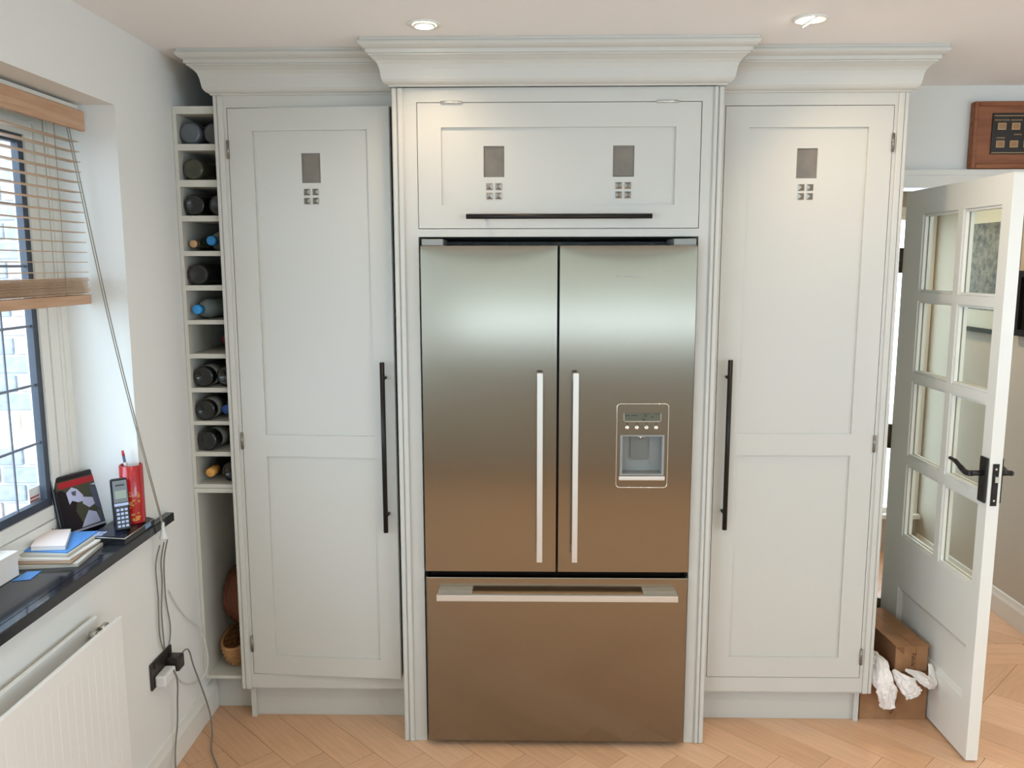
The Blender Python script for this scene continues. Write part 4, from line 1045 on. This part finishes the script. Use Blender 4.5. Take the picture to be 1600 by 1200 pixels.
t = thing('white_box', (-1.50, -0.74, Z), 'small white box at the left end of the visible sill', 'box')
obj('box_body', B(-1.56, -1.447, -0.82, -0.668, Z+0.0003, Z+0.062, b=0.002), M['paper'], t)
obj('box_lid', B(-1.5615, -1.4455, -0.8215, -0.6665, Z+0.0605, Z+0.068, b=0.001), M['paper'], t)
obj('leaflet', slabq([(-1.400, -0.700), (-1.405, -0.640), (-1.440, -0.646), (-1.441, -0.712)], Z+0.0003, Z+0.0015), M['bluepaper'], None, 'blue leaflet lying flat on the granite sill', 'leaflet', 'papers stacked on the sill')
obj('pin', MB().lathe([(0.0035, 0), (0.0035, 0.001), (0.002, 0.003), (0.0, 0.0035)], Matrix.Translation((-1.312, -0.395, Z+0.0002)), 10), M['plugw'], None, 'tiny white bead lying on the granite sill', 'bead')

# ------------------------------------------------------------------ cardboard boxes and packing paper
b1 = thing('cardboard_box', (1.26, 0.33, 0), 'brown cardboard box on the floor between cabinet and open door', 'box', 'cardboard boxes by the door')
b1x0, b1x1, b1y0, b1y1 = 1.1425, 1.388, 0.165, 0.52
obj('box_body', B(b1x0, b1x1, b1y0, b1y1, 0.0008, 0.178), M['card'], b1)
mb = MB(); mb.box(b1x0, b1x0+0.003, b1y0, b1y1, 0.178, 0.19); mb.box(b1x1-0.003, b1x1, b1y0, b1y1, 0.178, 0.19); mb.box(b1x0+0.003, b1x1-0.003, b1y0, b1y0+0.003, 0.178, 0.19)
obj('flap', mb, M['card2'], b1)
obj('seam', B(1.274, 1.2755, b1y0-0.0007, b1y0-0.0001, 0.0015, 0.178), M['card2'], b1)
TR = Matrix.Rotation(PI/2, 4, 'Y')
for s_, zc in (('Fabula', 0.11), ('Fabula', 0.05)):
    obj('printing', text(s_, 0.022, Matrix.Translation((1.262, b1y0-0.0004, zc)) @ Matrix.Rotation(PI/2, 4, 'Y') @ FRONT, 0.0003), M['ink'], b1)
b2 = thing('cardboard_box', (1.30, 0.33, 0.1915), 'narrow cardboard carton lying on the lower box with its end flap open', 'box', 'cardboard boxes by the door')
BM = Matrix.Translation((1.262, 0.160, 0.1915)) @ Matrix.Rotation(math.radians(3.5), 4, 'Z')
bw_, bd_, bh_ = 0.120, 0.34, 0.098
obj('box_body', B(0, bw_, 0, bd_, 0, bh_, mx=BM), M['card'], b2)
mb = MB(); mb.box(-0.002, 0.060, -0.004, bd_, bh_+0.0006, bh_+0.0026, mx=BM); mb.box(0.0615, bw_+0.002, -0.008, bd_, bh_+0.0006, bh_+0.0024, mx=BM)
obj('top_flap', mb, M['card'], b2)
mb = MB(); mb.prism([(0.0, bh_-0.004), (0.028, bh_-0.004), (0.028, bh_-0.030)], lambda a, b, t: BM @ Vector((a, t, b)), -0.003, -0.0006)
obj('end_flap', mb, M['card2'], b2)
mb = MB(); mb.box(-0.003, -0.0006, 0.0, bd_, 0, bh_, mx=BM)
obj('side_flap', mb, M['card2'], b2)
obj('seam', B(0.074, 0.0755, -0.0011, -0.0004, 0.001, bh_-0.001, mx=BM), M['card2'], b2)
obj('printing', text('Fabula', 0.020, BM @ Matrix.Translation((0.066, -0.0007, 0.046)) @ Matrix.Rotation(PI/2, 4, 'Y') @ FRONT, 0.0003), M['ink'], b2)

def crumple(pts, rads, seed, n=22, k=6, amp=0.25, sq=0.7):
    """a twist of crumpled paper: facetted tube with folds and sharp creases"""
    rr = random.Random(seed)
    P = spline(pts, k); m_ = len(P)
    rs = []
    for i in range(m_):
        f = i/(m_-1)*(len(rads)-1); a = int(min(f, len(rads)-2)); rs.append(rads[a]+(rads[a+1]-rads[a])*(f-a))
    rings = []; ph_ = [rr.uniform(0, 6.28) for _ in range(6)]
    fold = [rr.uniform(0.72, 1.16) for _ in range(n)]
    prev = None
    for i, p in enumerate(P):
        d_ = (P[min(i+1, m_-1)]-P[max(i-1, 0)]).normalized()
        u = d_.cross(Vector((0, 0, 1)) if abs(d_.z) < 0.9 else Vector((0, 1, 0))).normalized() if prev is None else (prev-d_*prev.dot(d_)).normalized()
        v = d_.cross(u); prev = u; ring = []
        if i % 2 == 0: fold = [f*0.35+rr.uniform(0.62, 1.2)*0.65 for f in fold]
        for j in range(n):
            a = 2*PI*j/n
            q = fold[j]*(1+amp*(0.5*math.sin(3*a+ph_[0]+i*0.5)+0.35*math.sin(5*a+ph_[1]-i*0.6)))+rr.uniform(-0.05, 0.05)
            ring.append(p+(u*math.cos(a)+v*math.sin(a)*sq)*rs[i]*q+d_*rr.uniform(-0.002, 0.002))
        rings.append(ring)
    # the open, hollow end
    last = rings[-1]; c = sum(last, Vector())/n; dl_ = (P[-1]-P[-2]).normalized()
    rings.append([c+(p-c)*0.86-dl_*0.001 for p in last]); rings.append([c+(p-c)*0.55-dl_*0.018 for p in last])
    mb = MB(); mb.ring(rings, True, False); return mb
PK = 'crumpled packing paper between the boxes'
obj('packing_paper', crumple([(1.200, 0.235, 0.226), (1.198, 0.165, 0.226), (1.200, 0.118, 0.186), (1.212, 0.112, 0.135), (1.226, 0.112, 0.080)], [0.020, 0.030, 0.037, 0.034, 0.026], 4), M['tissue'], None, 'crumpled white paper twist hanging lowest over the box, at left', 'packing paper', PK)
obj('packing_paper', crumple([(1.246, 0.140, 0.206), (1.262, 0.120, 0.190), (1.284, 0.104, 0.165), (1.302, 0.096, 0.148), (1.308, 0.094, 0.140)], [0.008, 0.022, 0.037, 0.038, 0.030], 9, amp=0.12, sq=0.85), M['tissue'], None, 'rounded white paper roll bulging out in the middle between the boxes', 'packing paper', PK)
obj('packing_paper', crumple([(1.296, 0.148, 0.206), (1.328, 0.120, 0.198), (1.354, 0.108, 0.182), (1.374, 0.112, 0.174), (1.384, 0.128, 0.186), (1.378, 0.142, 0.232)], [0.006, 0.022, 0.030, 0.020, 0.014, 0.005], 15, amp=0.2, sq=0.6), M['tissue'], None, 'flattened white paper sheet sticking up beside the open door', 'packing paper', PK)

# ------------------------------------------------------------------ ceiling downlights
def downlight(x, y, label, tilt=(0, 0), power=SPOT, lit=True):
    t = thing('downlight', (x, y, H-0.004), label, 'ceiling light', 'recessed ceiling lights')
    mx = Matrix.Translation((x, y, H))
    obj('trim_ring', MB().lathe([(0.050, -0.0004), (0.050, -0.003), (0.046, -0.006), (0.036, -0.0035), (0.033, -0.0004)], mx, 32, cap=False), M['white'], t)
    mt = Matrix.Translation((x, y, H-0.006)) @ Matrix.Rotation(tilt[0], 4, 'X') @ Matrix.Rotation(tilt[1], 4, 'Y')
    obj('lamp_rim', MB().lathe([(0.0275, 0.003), (0.0315, 0.003), (0.0315, -0.003), (0.0275, -0.003)], mt, 28, cap=False), M['white'], t)
    obj('lens', MB().lathe([(0.0, -0.0015), (0.0272, -0.0015), (0.0272, 0.0015), (0.0, 0.0015)], mt, 28, cap=False), M['lens'], t)
    l = lamp('downlight_beam', 'SPOT', (0, 0, -0.018), power, WARM, (0, 0, 0), spot_size=math.radians(140), spot_blend=1.0, shadow_soft_size=0.026)
    l.parent = t; l.rotation_euler = (tilt[0], tilt[1], 0)
    return t
downlight(-0.401, -0.224, 'recessed ceiling light above the left part of the fridge surround', power=5.5)
downlight(0.706, -0.249, 'recessed tilted ceiling light above the right cabinet', (0.0, -0.55), 11.0)
for x, y, w_ in ((-0.40, -1.7, 'left light of the nearer row behind the frame'), (0.70, -1.7, 'middle light of the nearer row behind the frame'), (1.9, -1.7, 'right light of the nearer row behind the frame'),
                (-0.4, -3.3, 'left light of the farther row behind the frame'), (1.0, -3.3, 'right light of the farther row behind the frame'), (2.0, -0.3, 'above the floor in front of the open door')):
    downlight(x, y, 'recessed ceiling light, '+w_, power=15)
downlight(1.7, 1.4, 'recessed ceiling light in the hall beyond the doorway', power=30)
